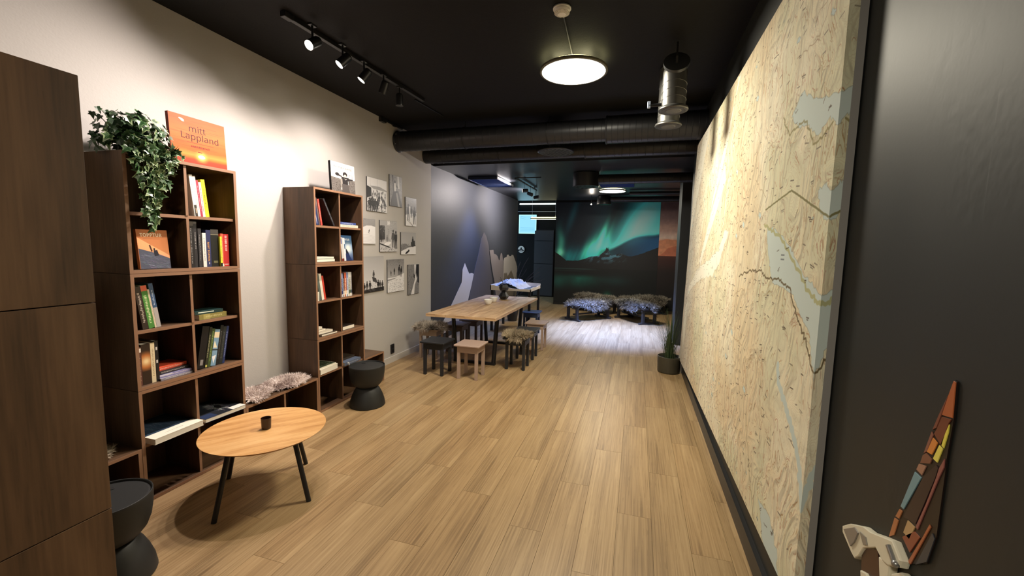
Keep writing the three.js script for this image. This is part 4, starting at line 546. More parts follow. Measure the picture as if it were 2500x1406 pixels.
// ---------- ducts ----------
function spiral(len, r, pitch, n = 40) {   // along +x from 0, with raised seams
  const list = [cyl(r, r, len, n).rotateZ(Math.PI / 2).translate(len / 2, 0, 0)];
  for (let x = pitch; x < len; x += pitch) list.push(new THREE.TorusGeometry(r, 0.0028, 5, n).rotateY(Math.PI / 2).translate(x, 0, 0)); return merge(list);
}
const ring = (r, x, t = 0.008) => new THREE.TorusGeometry(r, t, 6, 40).rotateY(Math.PI / 2).translate(x, 0, 0);
{ const t = thing('ventilation_duct', 'thick black spiral ventilation duct crossing below the main ceiling', 'duct', [XL + 0.005, 2.758, -4.722]);
  part('pipe', spiral(2.54, 0.119, 0.083), ductM, t); part('sleeve', spiral(0.985, 0.142, 0.06), ductM, t, [2.54, 0, 0]); part('flange', ring(0.119, 0.01, 0.011), ductM, t); part('collar', merge([ring(0.138, 2.54, 0.01), cyl(0.142, 0.142, 0.01, 40).rotateZ(Math.PI / 2).translate(2.54, 0, 0)]), ductM, t);
  for (const a of [0.3, 1.0, 2.0]) part('screw', new THREE.SphereGeometry(0.006, 8, 6), galv, t, [0.03, 0.121 * Math.cos(a), 0.121 * Math.sin(a)]);
  for (const x of [0.9, 1.9]) part('hanger', merge([ring(0.122, x, 0.004), rod([x, 0.12, 0], [x, 0.19, 0], 0.004)]), blackMetal, t); }
{ const t = thing('ventilation_duct', 'thinner black ventilation duct behind the thick one, over the dining area', 'duct', [XL + 0.005, 2.727, -5.432]);
  part('pipe', spiral(2.23, 0.1, 0.09), ductM, t); part('sleeve', spiral(1.29, 0.109, 0.09), ductM, t, [2.23, 0, 0]); part('collar', merge([ring(0.107, 2.23, 0.008), cyl(0.109, 0.109, 0.008, 40).rotateZ(Math.PI / 2).translate(2.23, 0, 0)]), ductM, t); part('hanger', merge([ring(0.103, 1.1, 0.004), rod([1.1, 0.1, 0], [1.1, 0.215, 0], 0.004)]), blackMetal, t); }
{ const t = thing('air_diffuser', 'round perforated black ceiling air diffuser between the two ducts', 'air vent', [-0.985, 2.612, -5.04]);
  part('neck', cyl(0.08, 0.08, 0.33, 28), ductM, t, [0, 0.17, 0]); part('plate', lathe([[0, 0], [0.2, 0], [0.215, 0.008], [0.215, 0.02], [0.08, 0.035]], 40), ductM, t);
  const hole = cyl(0.014, 0.014, 0.003, 10), gm = std({ color: new THREE.Color(0.09, 0.095, 0.1), roughness: 0.35 }); for (const [r, n] of [[0.045, 6], [0.09, 12], [0.135, 18], [0.178, 24]]) for (let i = 0; i < n; i++) part('nozzle', hole, gm, t, [r * Math.cos(i / n * 6.2832), -0.0015, r * Math.sin(i / n * 6.2832)]); }
const ventM = std({ color: new THREE.Color(0.13, 0.13, 0.125), roughness: 0.34, metalness: 0.6 });
function ventOutlet(label, x, y0, z, h, cap) {
  const t = thing('vent_outlet', label, 'air vent', [x, y0, z]); const r = 0.083;
  const seams = []; for (let k = 0; k < 3; k++) seams.push(new THREE.TorusGeometry(r, 0.003, 5, 36).rotateX(Math.PI / 2 - 0.22).translate(0, 0.07 + k * (h - 0.1) / 3, 0));
  part('pipe', merge([cyl(r, r, h, 36).translate(0, h / 2, 0), ...seams]), ventM, t);
  part('flange', lathe([[0.07, 0.004], [0.1, 0], [0.104, 0.008], [0.1, 0.02], [0.084, 0.03]], 36), ventM, t); part('valve_disc', lathe([[0, -0.006], [0.05, -0.004], [0.066, 0.004], [0.05, 0.012], [0, 0.012]], 32), std({ color: new THREE.Color(0.1, 0.1, 0.1), roughness: 0.5 }), t);
  if (cap) { const e = cyl(0.088, 0.088, 0.022, 36); e.rotateX(Math.PI / 2 - 0.5); part('end_cap', e, std({ color: new THREE.Color(0.05, 0.052, 0.055), roughness: 0.35, metalness: 0.3 }), t, [0, h + 0.045, 0.078]); part('elbow', new THREE.SphereGeometry(r, 28, 18), ventM, t, [0, h, 0]); part('hanging_strap', merge([box(0.014, 0.12, 0.003).translate(0, h + 0.12, 0.09), box(0.014, 0.06, 0.003).rotateX(0.4).translate(0, h + 0.05, 0.1)]), blackMetal, t); part('damper_lever', merge([rod([-0.08, 0.05, 0], [-0.17, 0.05, 0], 0.012)]), blackMetal, t); part('lever_tip', bx(0.022, 0.045, 0.022), std({ color: new THREE.Color(0.45, 0.55, 0.75), roughness: 0.4 }), t, [-0.17, 0.055, 0], null, 'pale blue lever tip'); }
  return t;
}
ventOutlet('front grey metal exhaust pipe with a round capped elbow hanging from the ceiling', 0.2, 2.5, -3.35, 0.26, true);
ventOutlet('rear grey metal exhaust pipe mostly hidden behind the front one', 0.19, 2.49, -3.72, 0.45, false);
// back room ceiling
{ const t = thing('air_drum', 'wide black cylindrical air box hanging under the back room ceiling', 'air vent', [-0.81, 2.428, -6.62]); part('drum', lathe([[0, 0], [0.19, 0], [0.2, 0.006], [0.2, 0.2], [0.19, 0.21], [0, 0.21]], 48), ductM, t); for (let i = 0; i < 12; i++) { const a = i / 12 * 6.2832; part('perforation', cyl(0.018, 0.018, 0.004, 10), std({ color: 0x0b0c0e, roughness: 0.6 }), t, [0.13 * Math.cos(a), -0.001, 0.13 * Math.sin(a)]); } part('connecting_duct', spiral(1.6, 0.072, 0.09), ductM, t, [0.18, 0.11, 0]); }
{ const t = thing('air_drum', 'smaller black cylindrical air box before the northern lights mural', 'air vent', [-0.75, 2.443, -9.5]); part('drum', lathe([[0, 0], [0.16, 0], [0.155, 0.02], [0.15, 0.18], [0, 0.195]], 48), std({ color: new THREE.Color(0.035, 0.035, 0.035), roughness: 0.3, metalness: 0.4 }), t); part('connecting_duct', spiral(2.5, 0.062, 0.09), ductM, t, [0.14, 0.11, 0]); }
single('ceiling_pipe', 'slim black pipe running under the ceiling right of the round back lamp', 'pipe', rod([-0.2, 2.585, -8.75], [2.05, 2.585, -8.75], 0.035, 20), ductM);
// square luminaires with deep dark blue louvres: bright from below, dark from the side
const louvreM = std({ color: new THREE.Color(0.012, 0.022, 0.06), roughness: 0.5 }), alu = std({ color: new THREE.Color(0.6, 0.63, 0.68), roughness: 0.4 }), COOL = new THREE.Color(0.21, 0.37, 1);
function louvreLamp(label, x0, x1, z0, z1, edges, power, ang) {
  const w = x1 - x0, d = z0 - z1, t = thing('louvre_lamp', label, 'ceiling lamp', [(x0 + x1) / 2, 2.59, (z0 + z1) / 2], 'louvred ceiling lamps in the back room');
  part('housing', merge([box(w, 0.006, d).translate(0, 0.046, 0), box(w, 0.048, 0.008).translate(0, 0.024, d / 2 - 0.004), box(w, 0.048, 0.008).translate(0, 0.024, 0.004 - d / 2), box(0.008, 0.048, d).translate(w / 2 - 0.004, 0.024, 0), box(0.008, 0.048, d).translate(0.004 - w / 2, 0.024, 0)]), louvreM, t);
  part('light_sheet', box(w - 0.02, 0.002, d - 0.02).translate(0, 0.041, 0), std({ color: 0xffffff, emissive: COOL, emissiveIntensity: 1.2 }), t, null, null, 'cool white light sheet');
  for (let i = 1; i < Math.round(d / 0.06); i++) part('louvre', box(w - 0.018, 0.034, 0.003), louvreM, t, [0, 0.02, -d / 2 + i * d / Math.round(d / 0.06)]);
  if (edges === 'x') for (const s of [-1, 1]) part('edge_strip', bx(0.012, 0.034, d), alu, t, [s * (w / 2 + 0.006), 0.024, 0]); else part('edge_strip', bx(w, 0.034, 0.012), std({ color: new THREE.Color(0.12, 0.22, 0.62), roughness: 0.4 }), t, [0, 0.024, d / 2 + 0.006]);
  const l = new THREE.SpotLight(COOL, power, 0, rad(ang), 0.45, 2); l.position.set((x0 + x1) / 2, 2.585, (z0 + z1) / 2); l.target.position.set((x0 + x1) / 2, 0, (z0 + z1) / 2); l.shadow.radius = 12; scene.add(l, l.target);
}
louvreLamp('dark blue louvred ceiling lamp with pale side strips beside the black wall', -2.78, -2.27, -6.65, -7.58, 'x', 15, 48);
louvreLamp('dark louvred ceiling lamp with a blue front strip behind the air box', -0.69, -0.1, -7.3, -7.9, 'z', 140, 35);
{ const t = thing('lighting_track', 'short black lighting track in an L shape on the back room ceiling', 'lighting track', [-1.98, LOW, -7.5]); part('rail', merge([bx(0.03, 0.028, 1.5, 'z').translate(0, -0.03, 0), bx(0.44, 0.016, 0.016, 'x').translate(0.22, -0.03, 0.78)]), blackMetal, t); for (const z of [-0.6, 0.6]) part('bracket', cyl(0.012, 0.012, 0.03, 10), blackMetal, t, [0, -0.015, z]); }
const BG = 'spotlights on the back room track', PALE = new THREE.Color(1, 0.9, 0.88);
spotHead('nearest lit spotlight on the back room track', [-1.965, 2.48, -7.28], [-2.92, 2.42, -6.9], true, 2.61, 9, { ang: 62, color: PALE, cable: true, group: BG });
spotHead('middle spotlight on the back room track, unlit', [-1.965, 2.47, -7.72], [-1.5, 2.3, -7.6], false, 2.61, 0, { cable: true, group: BG });
spotHead('farthest lit spotlight on the back room track', [-1.975, 2.47, -8.2], [-2.92, 2.35, -8.4], true, 2.61, 15, { ang: 62, color: PALE, group: BG });
{ const t = thing('pendant_bulb', 'tiny bright bulb on a cord hanging beside the smaller air box', 'pendant lamp', [-1.02, 2.45, -9.45]); part('cord', rod([0, 0.02, 0], [0, 0.19, 0], 0.004), blackMetal, t); part('bulb', new THREE.SphereGeometry(0.016, 14, 10), lensOn, t); const l = new THREE.PointLight(0xfff0e0, 0.25, 0, 2); l.position.set(-1.02, 2.45, -9.45); scene.add(l); }
// far wall: glowing panel for a glass reflection, tube lights, round sign
{ const t = thing('wall_tube_lamp', 'long white tube lamp high on the far wall', 'tube lamp', [-2.9, 2.755, -12.27]); const e = std({ color: 0xffffff, emissive: new THREE.Color(0.85, 1, 0.95), emissiveIntensity: 1.6 }); part('tube', bx(1.1, 0.04, 0.03, 'x', 0.01), e, t); part('holder', bx(1.12, 0.02, 0.02, 'x'), blackMetal, t, [0, 0, -0.02]); areaLight(new THREE.Color(0.85, 1, 0.95), 2.5, 1.1, 0.04, [-2.9, 2.755, -12.24], [-2.9, 2.5, -8]); }
{ const t = thing('linear_pendant', 'linear pendant lamp glowing yellow above and below before the far wall', 'pendant lamp', [-2.63, 2.305, -11.9]); const e = std({ color: 0xffffff, emissive: new THREE.Color(1, 0.92, 0.42), emissiveIntensity: 2 }); part('bar', bx(0.76, 0.02, 0.03, 'x', 0.004), blackMetal, t); part('upper_glow', bx(0.74, 0.034, 0.022, 'x', 0.006), e, t, [0.01, 0.027, 0], null, 'yellow glowing upper strip'); part('lower_glow', bx(0.74, 0.018, 0.022, 'x', 0.004), std({ color: 0xffffff, emissive: new THREE.Color(1, 0.98, 0.8), emissiveIntensity: 1.5 }), t, [0.01, -0.022, 0]); for (const x of [-0.33, 0.35]) part('suspension', rod([x, 0.03, 0], [x, 0.645, 0], 0.003), alu, t); areaLight(new THREE.Color(1, 0.9, 0.42), 7, 0.72, 0.03, [-2.62, 2.36, -11.9], [-2.62, 3, -12.1]); areaLight(new THREE.Color(1, 0.95, 0.7), 4, 0.72, 0.02, [-2.62, 2.27, -11.9], [-2.62, 0, -11.9]); }
{ const t = thing('reflection_panel', 'pale cyan glass reflection built as a glowing panel on the far wall behind the linear pendant', 'screen', [-3.19, 2.16, -12.285]); part('casing', bx(0.56, 0.58, 0.02), blackMetal, t);  // cyan reflection in door glass, built as an added emissive panel
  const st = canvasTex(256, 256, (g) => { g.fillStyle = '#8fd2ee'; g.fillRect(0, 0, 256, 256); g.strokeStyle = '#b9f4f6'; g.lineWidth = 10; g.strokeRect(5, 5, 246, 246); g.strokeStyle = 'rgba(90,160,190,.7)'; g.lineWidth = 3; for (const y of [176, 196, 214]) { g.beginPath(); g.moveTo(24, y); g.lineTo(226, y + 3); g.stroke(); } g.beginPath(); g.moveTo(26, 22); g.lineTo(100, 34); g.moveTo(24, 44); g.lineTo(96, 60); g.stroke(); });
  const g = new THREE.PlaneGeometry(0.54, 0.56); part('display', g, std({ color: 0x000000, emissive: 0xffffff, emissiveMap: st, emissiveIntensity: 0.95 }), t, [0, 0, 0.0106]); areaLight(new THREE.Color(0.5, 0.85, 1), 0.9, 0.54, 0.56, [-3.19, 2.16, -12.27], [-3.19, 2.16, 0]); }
single('wall_rail', 'thin pale rail high on the far wall above the linear pendant', 'rail', bx(1.2, 0.014, 0.02, 'x'), alu, [-2.93, 2.535, -12.28]);
{ const t = thing('round_sign', 'round white sign with a black mountain emblem on the far black wall', 'sign', [-3.372, 1.402, -12.288]);
  const st = canvasTex(256, 256, (g) => { g.fillStyle = '#e6e2d8'; g.fillRect(0, 0, 256, 256); poly(g, [[0, 130], [60, 130], [84, 112], [104, 78], [122, 36], [150, 70], [164, 110], [206, 140], [244, 170], [200, 196], [0, 196]], '#0c0c0d'); g.fillStyle = '#e6e2d8'; for (let i = 0; i < 6; i++) g.fillRect(62 + i * 19, 150, 13, 22); });
  const g = cyl(0.103, 0.103, 0.012, 48); g.rotateX(Math.PI / 2); part('disc', g, blackSatin, t); part('emblem', new THREE.CircleGeometry(0.102, 48), std({ map: st, roughness: 0.5 }), t, [0, 0, 0.0065]); }

// ---------- tables and stools ----------
const oakD = [1, 0.93, 1.06].map((k) => std({ map: ashT, color: new THREE.Color(k, k, k), roughness: 0.38 }));
{ const t = thing('dining_table', 'long oak dining table with black trapezoid steel frames', 'table', [-1.925, 0, -5.44]);
  const W = 0.872, L = 2.08, n = 7, w = W / n; const g3 = [L * 0.42, L * 0.33, L * 0.25].map((l) => bx(w - 0.0008, 0.034, l - 0.0008, 'z'));
  for (let c = 0; c < n; c++) { let z = L / 2; for (let k = 0; k < 3; k++) { const i = (k + c) % 3, l = [0.42, 0.33, 0.25][i] * L; part('stave', g3[i], oakD[(c * 2 + k) % 3], t, [-W / 2 + w * (c + 0.5), 0.668, z - l / 2]); z -= l; } }
  for (const z of [0.56, -0.58]) { const sq = (a, b) => { const g = rod(a, b, 0.0283, 4); return g; }; const fr = merge([sq([-0.3, 0.64, z], [-0.255, 0.015, z]), sq([0.3, 0.64, z], [0.255, 0.015, z]), box(0.56, 0.03, 0.045).translate(0, 0.015, z), box(0.64, 0.012, 0.07).translate(0, 0.645, z)]); part('leg_frame', fr, blackMetal, t); } }
const stoolCols = { black: [0.016, 0.018, 0.022], pink: [0.40, 0.29, 0.235], brown: [0.085, 0.062, 0.06], blue: [0.02, 0.035, 0.075], tan: [0.33, 0.245, 0.185] };
function makeStool(kind) {
  const m = std({ color: new THREE.Color(...stoolCols[kind]), roughness: 0.5 }), o = new THREE.Group();
  const add = (n, g, p) => { const q = new THREE.Mesh(g, m); q.name = n; if (p) q.position.set(...p); o.add(q); return q; };
  add('seat', new RoundedBoxGeometry(0.305, 0.022, 0.305, 2, 0.008), [0, 0.384, 0]);
  for (const [x, z] of [[1, 1], [-1, 1], [1, -1], [-1, -1]]) add('leg', bx(0.032, 0.372, 0.032), [x * 0.106, 0.187, z * 0.106]);
  for (const s of [1, -1]) { add('apron', bx(0.18, 0.07, 0.016), [0, 0.337, s * 0.114]); add('apron', bx(0.016, 0.07, 0.18), [s * 0.114, 0.337, 0]); }
  return o;
}
const protos = {};
function stool(kind, label, x, z, turn = 0) { const o = (protos[kind] ??= makeStool(kind)).clone(); o.name = numbered('stool'); o.position.set(x, 0, z); o.rotation.y = turn; o.userData = { label, category: 'stool', group: 'square wooden stools around the tables' }; scene.add(o); return o; }
stool('black', 'black square stool at the near end of the dining table, bare seat', -2.18, -4.355);
stool('pink', 'pale pinkish wooden stool at the near end of the dining table', -1.757, -4.35);
stool('tan', 'tan stool under a grey sheepskin at the left wall side of the dining table', -2.585, -4.985, 0.06);
stool('brown', 'brown stool on the wall side of the dining table, nearer of the two bare ones', -2.40, -5.40, 0.03);
stool('brown', 'brown stool on the wall side of the dining table, farther of the two bare ones', -2.34, -5.83, -0.04);
stool('black', 'black stool under a beige sheepskin on the right side of the dining table', -1.36, -4.89, 0.02);
stool('black', 'black stool between the sheepskin stool and the pinkish stool on the table\'s right side', -1.372, -5.40, 0.02);
stool('pink', 'pale pinkish stool farthest along the right side of the dining table', -1.366, -5.955);
stool('blue', 'dark blue stool by the relief model table beyond the dining table', -1.68, -6.9, 0.04);
function bowl(label, x, z, r) { const t = thing('bowl', label, 'bowl', [x, 0.685, z]); part('shell', lathe([[0, 0.004], [r * 0.42, 0.002], [r * 0.48, 0.0], [r * 0.62, 0.012], [r * 0.86, 0.036], [r, 0.068], [r * 0.975, 0.07], [r * 0.8, 0.04], [r * 0.5, 0.016], [0, 0.012]], 40), whitePl, t); return t; }
bowl('white bowl on the dining table, front of the two', -1.945, -5.43, 0.061); bowl('white bowl on the dining table, behind the front one', -1.96, -5.70, 0.06);
{ const t = thing('vase', 'black faceted vase with short dry twigs on the dining table', 'vase', [-1.925, 0.685, -6.06]);
  const g = lathe([[0, 0], [0.05, 0], [0.085, 0.05], [0.05, 0.1], [0.035, 0.112], [0.07, 0.15], [0.078, 0.185], [0.055, 0.225], [0.04, 0.235], [0.034, 0.23], [0.05, 0.2]], 8).toNonIndexed(); g.computeVertexNormals(); part('body', g, std({ color: new THREE.Color(0.012, 0.012, 0.013), roughness: 0.3 }), t);
  for (let i = 0; i < 6; i++) { const a = i * 1.1; part('twig', tube([[0, 0.15, 0], [0.02 * Math.cos(a), 0.26, 0.02 * Math.sin(a)], [0.07 * Math.cos(a), 0.3 + 0.02 * (i % 3), 0.07 * Math.sin(a)]], 0.0028, 8, 5), std({ color: 0x1a140f, roughness: 0.8 }), t); } }
{ const t = thing('branch_vase', 'dark floor vase with long bare branches behind the relief model table', 'vase', [-2.35, 0, -8.0]); part('body', lathe([[0, 0], [0.09, 0], [0.12, 0.2], [0.1, 0.42], [0.06, 0.5], [0.05, 0.5], [0.09, 0.4]], 28), blackSatin, t); const bm = std({ color: new THREE.Color(0.03, 0.026, 0.023), roughness: 0.8 });
  for (const [dx, dy, dz] of [[0.32, 1.28, 0.05], [0.6, 1.12, 0.1], [0.5, 1.0, -0.2], [0.42, 0.92, 0.15], [0.62, 0.86, 0], [0.2, 1.2, 0.2]]) { part('branch', tube([[0, 0.3, 0], [dx * 0.3, 0.3 + (dy - 0.3) * 0.5, dz * 0.3], [dx * 0.65, 0.3 + (dy - 0.3) * 0.8, dz * 0.8], [dx, dy, dz]], 0.0045, 14, 5), bm, t); part('branch', tube([[dx * 0.4, 0.3 + (dy - 0.3) * 0.6, dz * 0.5], [dx * 0.6, 0.3 + (dy - 0.3) * 0.62, dz * 0.4 + 0.05], [dx * 0.95, 0.3 + (dy - 0.3) * 0.78, dz * 0.3 + 0.08]], 0.003, 10, 5), bm, t); } }
{ // relief model table
  const t = thing('display_table', 'tall display table with a pale wavy wooden rim beyond the dining table', 'table', [-2.075, 0, -7.27]); const W = 0.74, L = 0.74, Y = 0.8;
  part('board', bx(W - 0.02, 0.02, L - 0.02), std({ color: new THREE.Color(0.05, 0.07, 0.10), roughness: 0.4 }), t, [0, Y - 0.06, 0]);
  const rim = (prof, w) => new THREE.ExtrudeGeometry(shapeOf([[-w / 2, -0.075], [w / 2, -0.075], ...prof.map(([u, h]) => [w / 2 - u * w, h])]), { depth: 0.018, bevelEnabled: false });
  const pale = std({ color: new THREE.Color(0.62, 0.55, 0.46), roughness: 0.5 });
  part('rim', rim([[0, -0.045], [0.08, -0.03], [0.3, -0.04], [0.45, -0.03], [0.62, -0.012], [0.85, 0.0], [0.9, 0.014], [1, 0.012]], W).translate(0, Y, L / 2 - 0.018), pale, t);
  part('rim', rim([[0, 0.01], [0.3, 0.02], [0.7, 0.012], [1, 0.0]], W).translate(0, Y, -L / 2), pale, t);
  part('rim', rim([[0, -0.02], [0.3, -0.02], [0.36, -0.03], [0.7, -0.015], [1, -0.022]], L).rotateY(Math.PI / 2).translate(W / 2 - 0.018, Y, 0), pale, t);
  part('rim', rim([[0, 0.0], [0.5, 0.02], [1, 0.012]], L).rotateY(Math.PI / 2).translate(-W / 2, Y, 0), pale, t);
  for (const [x, z] of [[1, 1], [-1, 1], [1, -1], [-1, -1]]) part('leg', bx(0.04, Y - 0.075, 0.04), blackMetal, t, [x * (W / 2 - 0.03), (Y - 0.075) / 2, z * (L / 2 - 0.03)]);
  const g = new THREE.PlaneGeometry(W - 0.04, L - 0.04, 70, 70); g.rotateX(-Math.PI / 2); const p = g.attributes.position;
  for (let i = 0; i < p.count; i++) { const x = p.getX(i) / W, z = p.getZ(i) / L, m = gauss(x + 0.14, 0.22) * smooth(-0.5, -0.2, z * -1 + 0.2) + 0.3 * gauss(z + 0.3, 0.15) * smooth(0.3, 0, x), r = 1 - Math.abs(2 * fbm(x * 6 + 20, z * 6 + 20, 401, 4) - 1); p.setY(i, clamp(m) * (0.03 + 0.1 * r * r) - 0.03 * smooth(0.1, 0.25, x) - 0.012); }
  g.computeVertexNormals(); const snow = single('relief_model', 'white mountain relief model lying in the rim of the display table', 'relief model', g, std({ color: new THREE.Color(0.45, 0.47, 0.52), roughness: 0.6 }), [-2.075, Y - 0.03, -7.27]); }
{ // coffee table
  const t = thing('coffee_table', 'round oak coffee table with four splayed black legs in the foreground', 'table', [-2.082, 0, -1.893]); const r = 0.332;
  const top = lathe([[0, 0.0], [r - 0.03, 0.0], [r - 0.006, 0.016], [r, 0.0195], [r - 0.001, 0.0215], [0, 0.022]], 96).translate(0, 0.36, 0); grainUV(top, 'z', 0.3, 0.4);
  const p = top.attributes.uv; for (let i = 0; i < p.count; i++) { const x = p.getX(i), y = p.getY(i); p.setXY(i, x * 0.76 - y * 0.65, x * 0.65 + y * 0.76); } part('tabletop', top, oak[0], t);
  const legs = [[-2.086, -1.556], [-1.757, -1.87], [-2.403, -1.901], [-2.083, -2.201]]; for (const [x, z] of legs) { const a = [x + 2.082, 0, z + 1.893]; part('leg', merge([rod([a[0] * 1.0, 0.0, a[2] * 1.0], [a[0] * 0.7, 0.352, a[2] * 0.7], 0.0135, 14)]), blackMetal, t); }
  part('under_frame', merge([box(0.44, 0.012, 0.03).rotateY(Math.PI / 2).translate(0, 0.354, 0), box(0.44, 0.012, 0.03).translate(0, 0.354, 0)]), blackMetal, t); }
{ const t = thing('candle_cup', 'small dark brown glass candle cup on the round coffee table', 'cup', [-2.075, 0.3825, -1.893]); const r = 0.028; part('glass', lathe([[0, 0.0], [r * 0.84, 0.0], [r * 0.9, 0.004], [r, 0.066], [r * 0.93, 0.066], [r * 0.84, 0.01], [0, 0.008]], 36), std({ color: new THREE.Color(0.022, 0.009, 0.006), roughness: 0.15 }), t); part('wax', cyl(r * 0.84, r * 0.8, 0.03, 24), std({ color: new THREE.Color(0.09, 0.04, 0.02), roughness: 0.5 }), t, [0, 0.024, 0]); }
function hourglass(label, x, z) { const t = thing('side_stool', label, 'stool', [x, 0, z], 'black hourglass side stools'); const m = std({ color: new THREE.Color(0.013, 0.014, 0.014), roughness: 0.55 });
  part('base', lathe([[0, 0.001], [0.156, 0.001], [0.159, 0.006], [0.152, 0.05], [0.136, 0.1], [0.118, 0.14], [0.1, 0.168], [0.09, 0.178], [0, 0.178]], 64), m, t);
  part('bowl', lathe([[0.086, 0.178], [0.112, 0.194], [0.134, 0.222], [0.148, 0.26], [0.156, 0.31], [0.159, 0.365], [0.1585, 0.378], [0.1555, 0.38], [0.152, 0.377], [0.151, 0.368]], 64), m, t);
  part('lid', lathe([[0, 0.367], [0.06, 0.3675], [0.14, 0.3695], [0.15, 0.3695], [0.151, 0.364], [0, 0.362]], 64), m, t);
  const g = new THREE.SphereGeometry(0.02, 20, 8); g.scale(1, 0.09, 0.55); part('finger_slot', g, std({ color: 0x020202, roughness: 0.8 }), t, [-0.08, 0.3695, -0.06], [0, 0.6, 0]); return t; }
hourglass('black hourglass-shaped side stool in front of the second bookcase', -2.342, -3.242);
hourglass('black hourglass-shaped side stool half hidden behind the brown units in the left foreground', -2.15, -1.14);

// ---------- sheepskins ----------
const strand = (() => { const g = new THREE.BufferGeometry(), w = 0.5; g.setAttribute('position', new THREE.Float32BufferAttribute([-w, 0, 0, w, 0, 0, -w * 0.8, 0.5, 0.12, w * 0.8, 0.5, 0.12, 0, 1, 0.45], 3)); g.setIndex([0, 1, 2, 1, 3, 2, 2, 3, 4]); g.computeVertexNormals(); return g; })();
// surf(u, v) -> [x, y, z] with u, v in the unit disc; the skin is that surface with wool on it
function sheepskin(label, at, surf, cols, { n = 3200, len = 0.035, wid = 0.005, turn = 0, lump = 0.01, s0 = 1, group = 'sheepskins' } = {}) {
  const t = thing('sheepskin', label, 'sheepskin', at, group); t.rotation.y = turn;
  const S = (u, v) => { const p = surf(u, v), k = lump * (fbm(u * 4 + 10 + s0, v * 4 + 10, 500 + s0, 3) - 0.35); return V(p[0], p[1] + k, p[2]); };
  const edge = (a) => 0.86 + 0.22 * (fbm(Math.cos(a) * 2.2 + 5, Math.sin(a) * 2.2 + 5, 520 + s0, 3) - 0.5) * 2;
  const pos = [], idx = [], R = 10, A = 44; for (let r = 0; r <= R; r++) for (let a = 0; a < A; a++) { const th = a / A * 6.28319, q = r / R * edge(th); pos.push(...S(q * Math.cos(th), q * Math.sin(th)).toArray()); }
  for (let r = 0; r < R; r++) for (let a = 0; a < A; a++) { const b = (a + 1) % A, i = r * A + a, j = r * A + b, k = i + A, l = j + A; idx.push(i, j, k, j, l, k); }
  const g = new THREE.BufferGeometry(); g.setAttribute('position', new THREE.Float32BufferAttribute(pos, 3)); g.setIndex(idx); g.computeVertexNormals(); part('pelt', g, std({ color: new THREE.Color(...cols[0]), roughness: 0.95, side: THREE.DoubleSide }), t);
  const wool = new THREE.InstancedMesh(strand, std({ color: 0xffffff, roughness: 0.9, side: THREE.DoubleSide }), n); wool.name = numbered('wool'); wool.userData.kind = 'stuff'; t.add(wool);
  const M = new THREE.Matrix4(), q = new THREE.Quaternion(), c = new THREE.Color();
  for (let i = 0; i < n; i++) { const th = rnd(6.28319), rr = Math.sqrt(rnd()) * edge(th), u = rr * Math.cos(th), v = rr * Math.sin(th), p = S(u, v), e = 0.02, nx = S(u + e, v).sub(p), nz = S(u, v + e).sub(p), nn = nz.cross(nx).normalize(); if (nn.y < -0.2) nn.negate();
    const f1 = fbm(u * 5 + 30, v * 5 + 30, 540 + s0, 2) - 0.5, f2 = fbm(u * 5 + 60, v * 5, 545 + s0, 2) - 0.5, rim = smooth(0.7, 0.95, rr / edge(th));
    const d = nn.multiplyScalar(0.55).add(V(f1 * 2.6 + rnd(-0.5, 0.5), -0.05 + rnd(-0.2, 0.2) - rim * 0.3, f2 * 2.6 + rnd(-0.5, 0.5))); const o = S(u * 1.02 + 0.001, v * 1.02).sub(S(u * 0.9, v * 0.9)).normalize().multiplyScalar(rim * 1.1); d.add(o).normalize();
    q.setFromUnitVectors(V(0, 1, 0), d); q.multiply(new THREE.Quaternion().setFromAxisAngle(V(0, 1, 0), rnd(6.28))); const L = len * rnd(0.7, 1.3), W = wid * rnd(0.7, 1.4); M.compose(p, q, V(W, L, L)); wool.setMatrixAt(i, M);
    const k = clamp(fbm(u * 3 + 80, v * 3, 560 + s0, 3) * 1.7 - 0.4 + rnd(-0.25, 0.25)); c.setRGB(mix(cols[1][0], cols[2][0], k), mix(cols[1][1], cols[2][1], k), mix(cols[1][2], cols[2][2], k)); wool.setColorAt(i, c); }
  wool.computeBoundingSphere(); return t;
}
const PINKW = [[0.45, 0.37, 0.33], [0.48, 0.38, 0.35], [0.92, 0.82, 0.76]], TAN = [[0.14, 0.11, 0.07], [0.16, 0.12, 0.075], [0.50, 0.41, 0.28]], GREY = [[0.07, 0.065, 0.055], [0.07, 0.065, 0.055], [0.36, 0.33, 0.28]], REIN = [[0.1, 0.085, 0.065], [0.12, 0.1, 0.075], [0.38, 0.34, 0.27]];
const flatS = (w, d, h = 0.014) => (u, v) => [u * w, h * (1 - 0.8 * (u * u + v * v)) + 0.004, v * d];
sheepskin('pinkish white sheepskin on the low bench between the bookcases, farther one', [-2.72, 0.33, -2.69], flatS(0.16, 0.215, 0.03), PINKW, { n: 4200, len: 0.03, wid: 0.0035, s0: 3, group: 'sheepskins on the low benches' });
sheepskin('pinkish white sheepskin on the low bench between the bookcases, beside the ivy bookcase', [-2.72, 0.33, -2.37], flatS(0.15, 0.155, 0.035), PINKW, { n: 3600, len: 0.03, wid: 0.0035, s0: 5, group: 'sheepskins on the low benches' });
sheepskin('brown and white animal skin on the low bench in the left foreground', [-2.74, 0.33, -1.33], flatS(0.14, 0.18, 0.02), [[0.2, 0.15, 0.1], [0.16, 0.11, 0.07], [0.72, 0.64, 0.52]], { n: 3200, len: 0.03, wid: 0.0035, s0: 8, group: 'sheepskins on the low benches' });
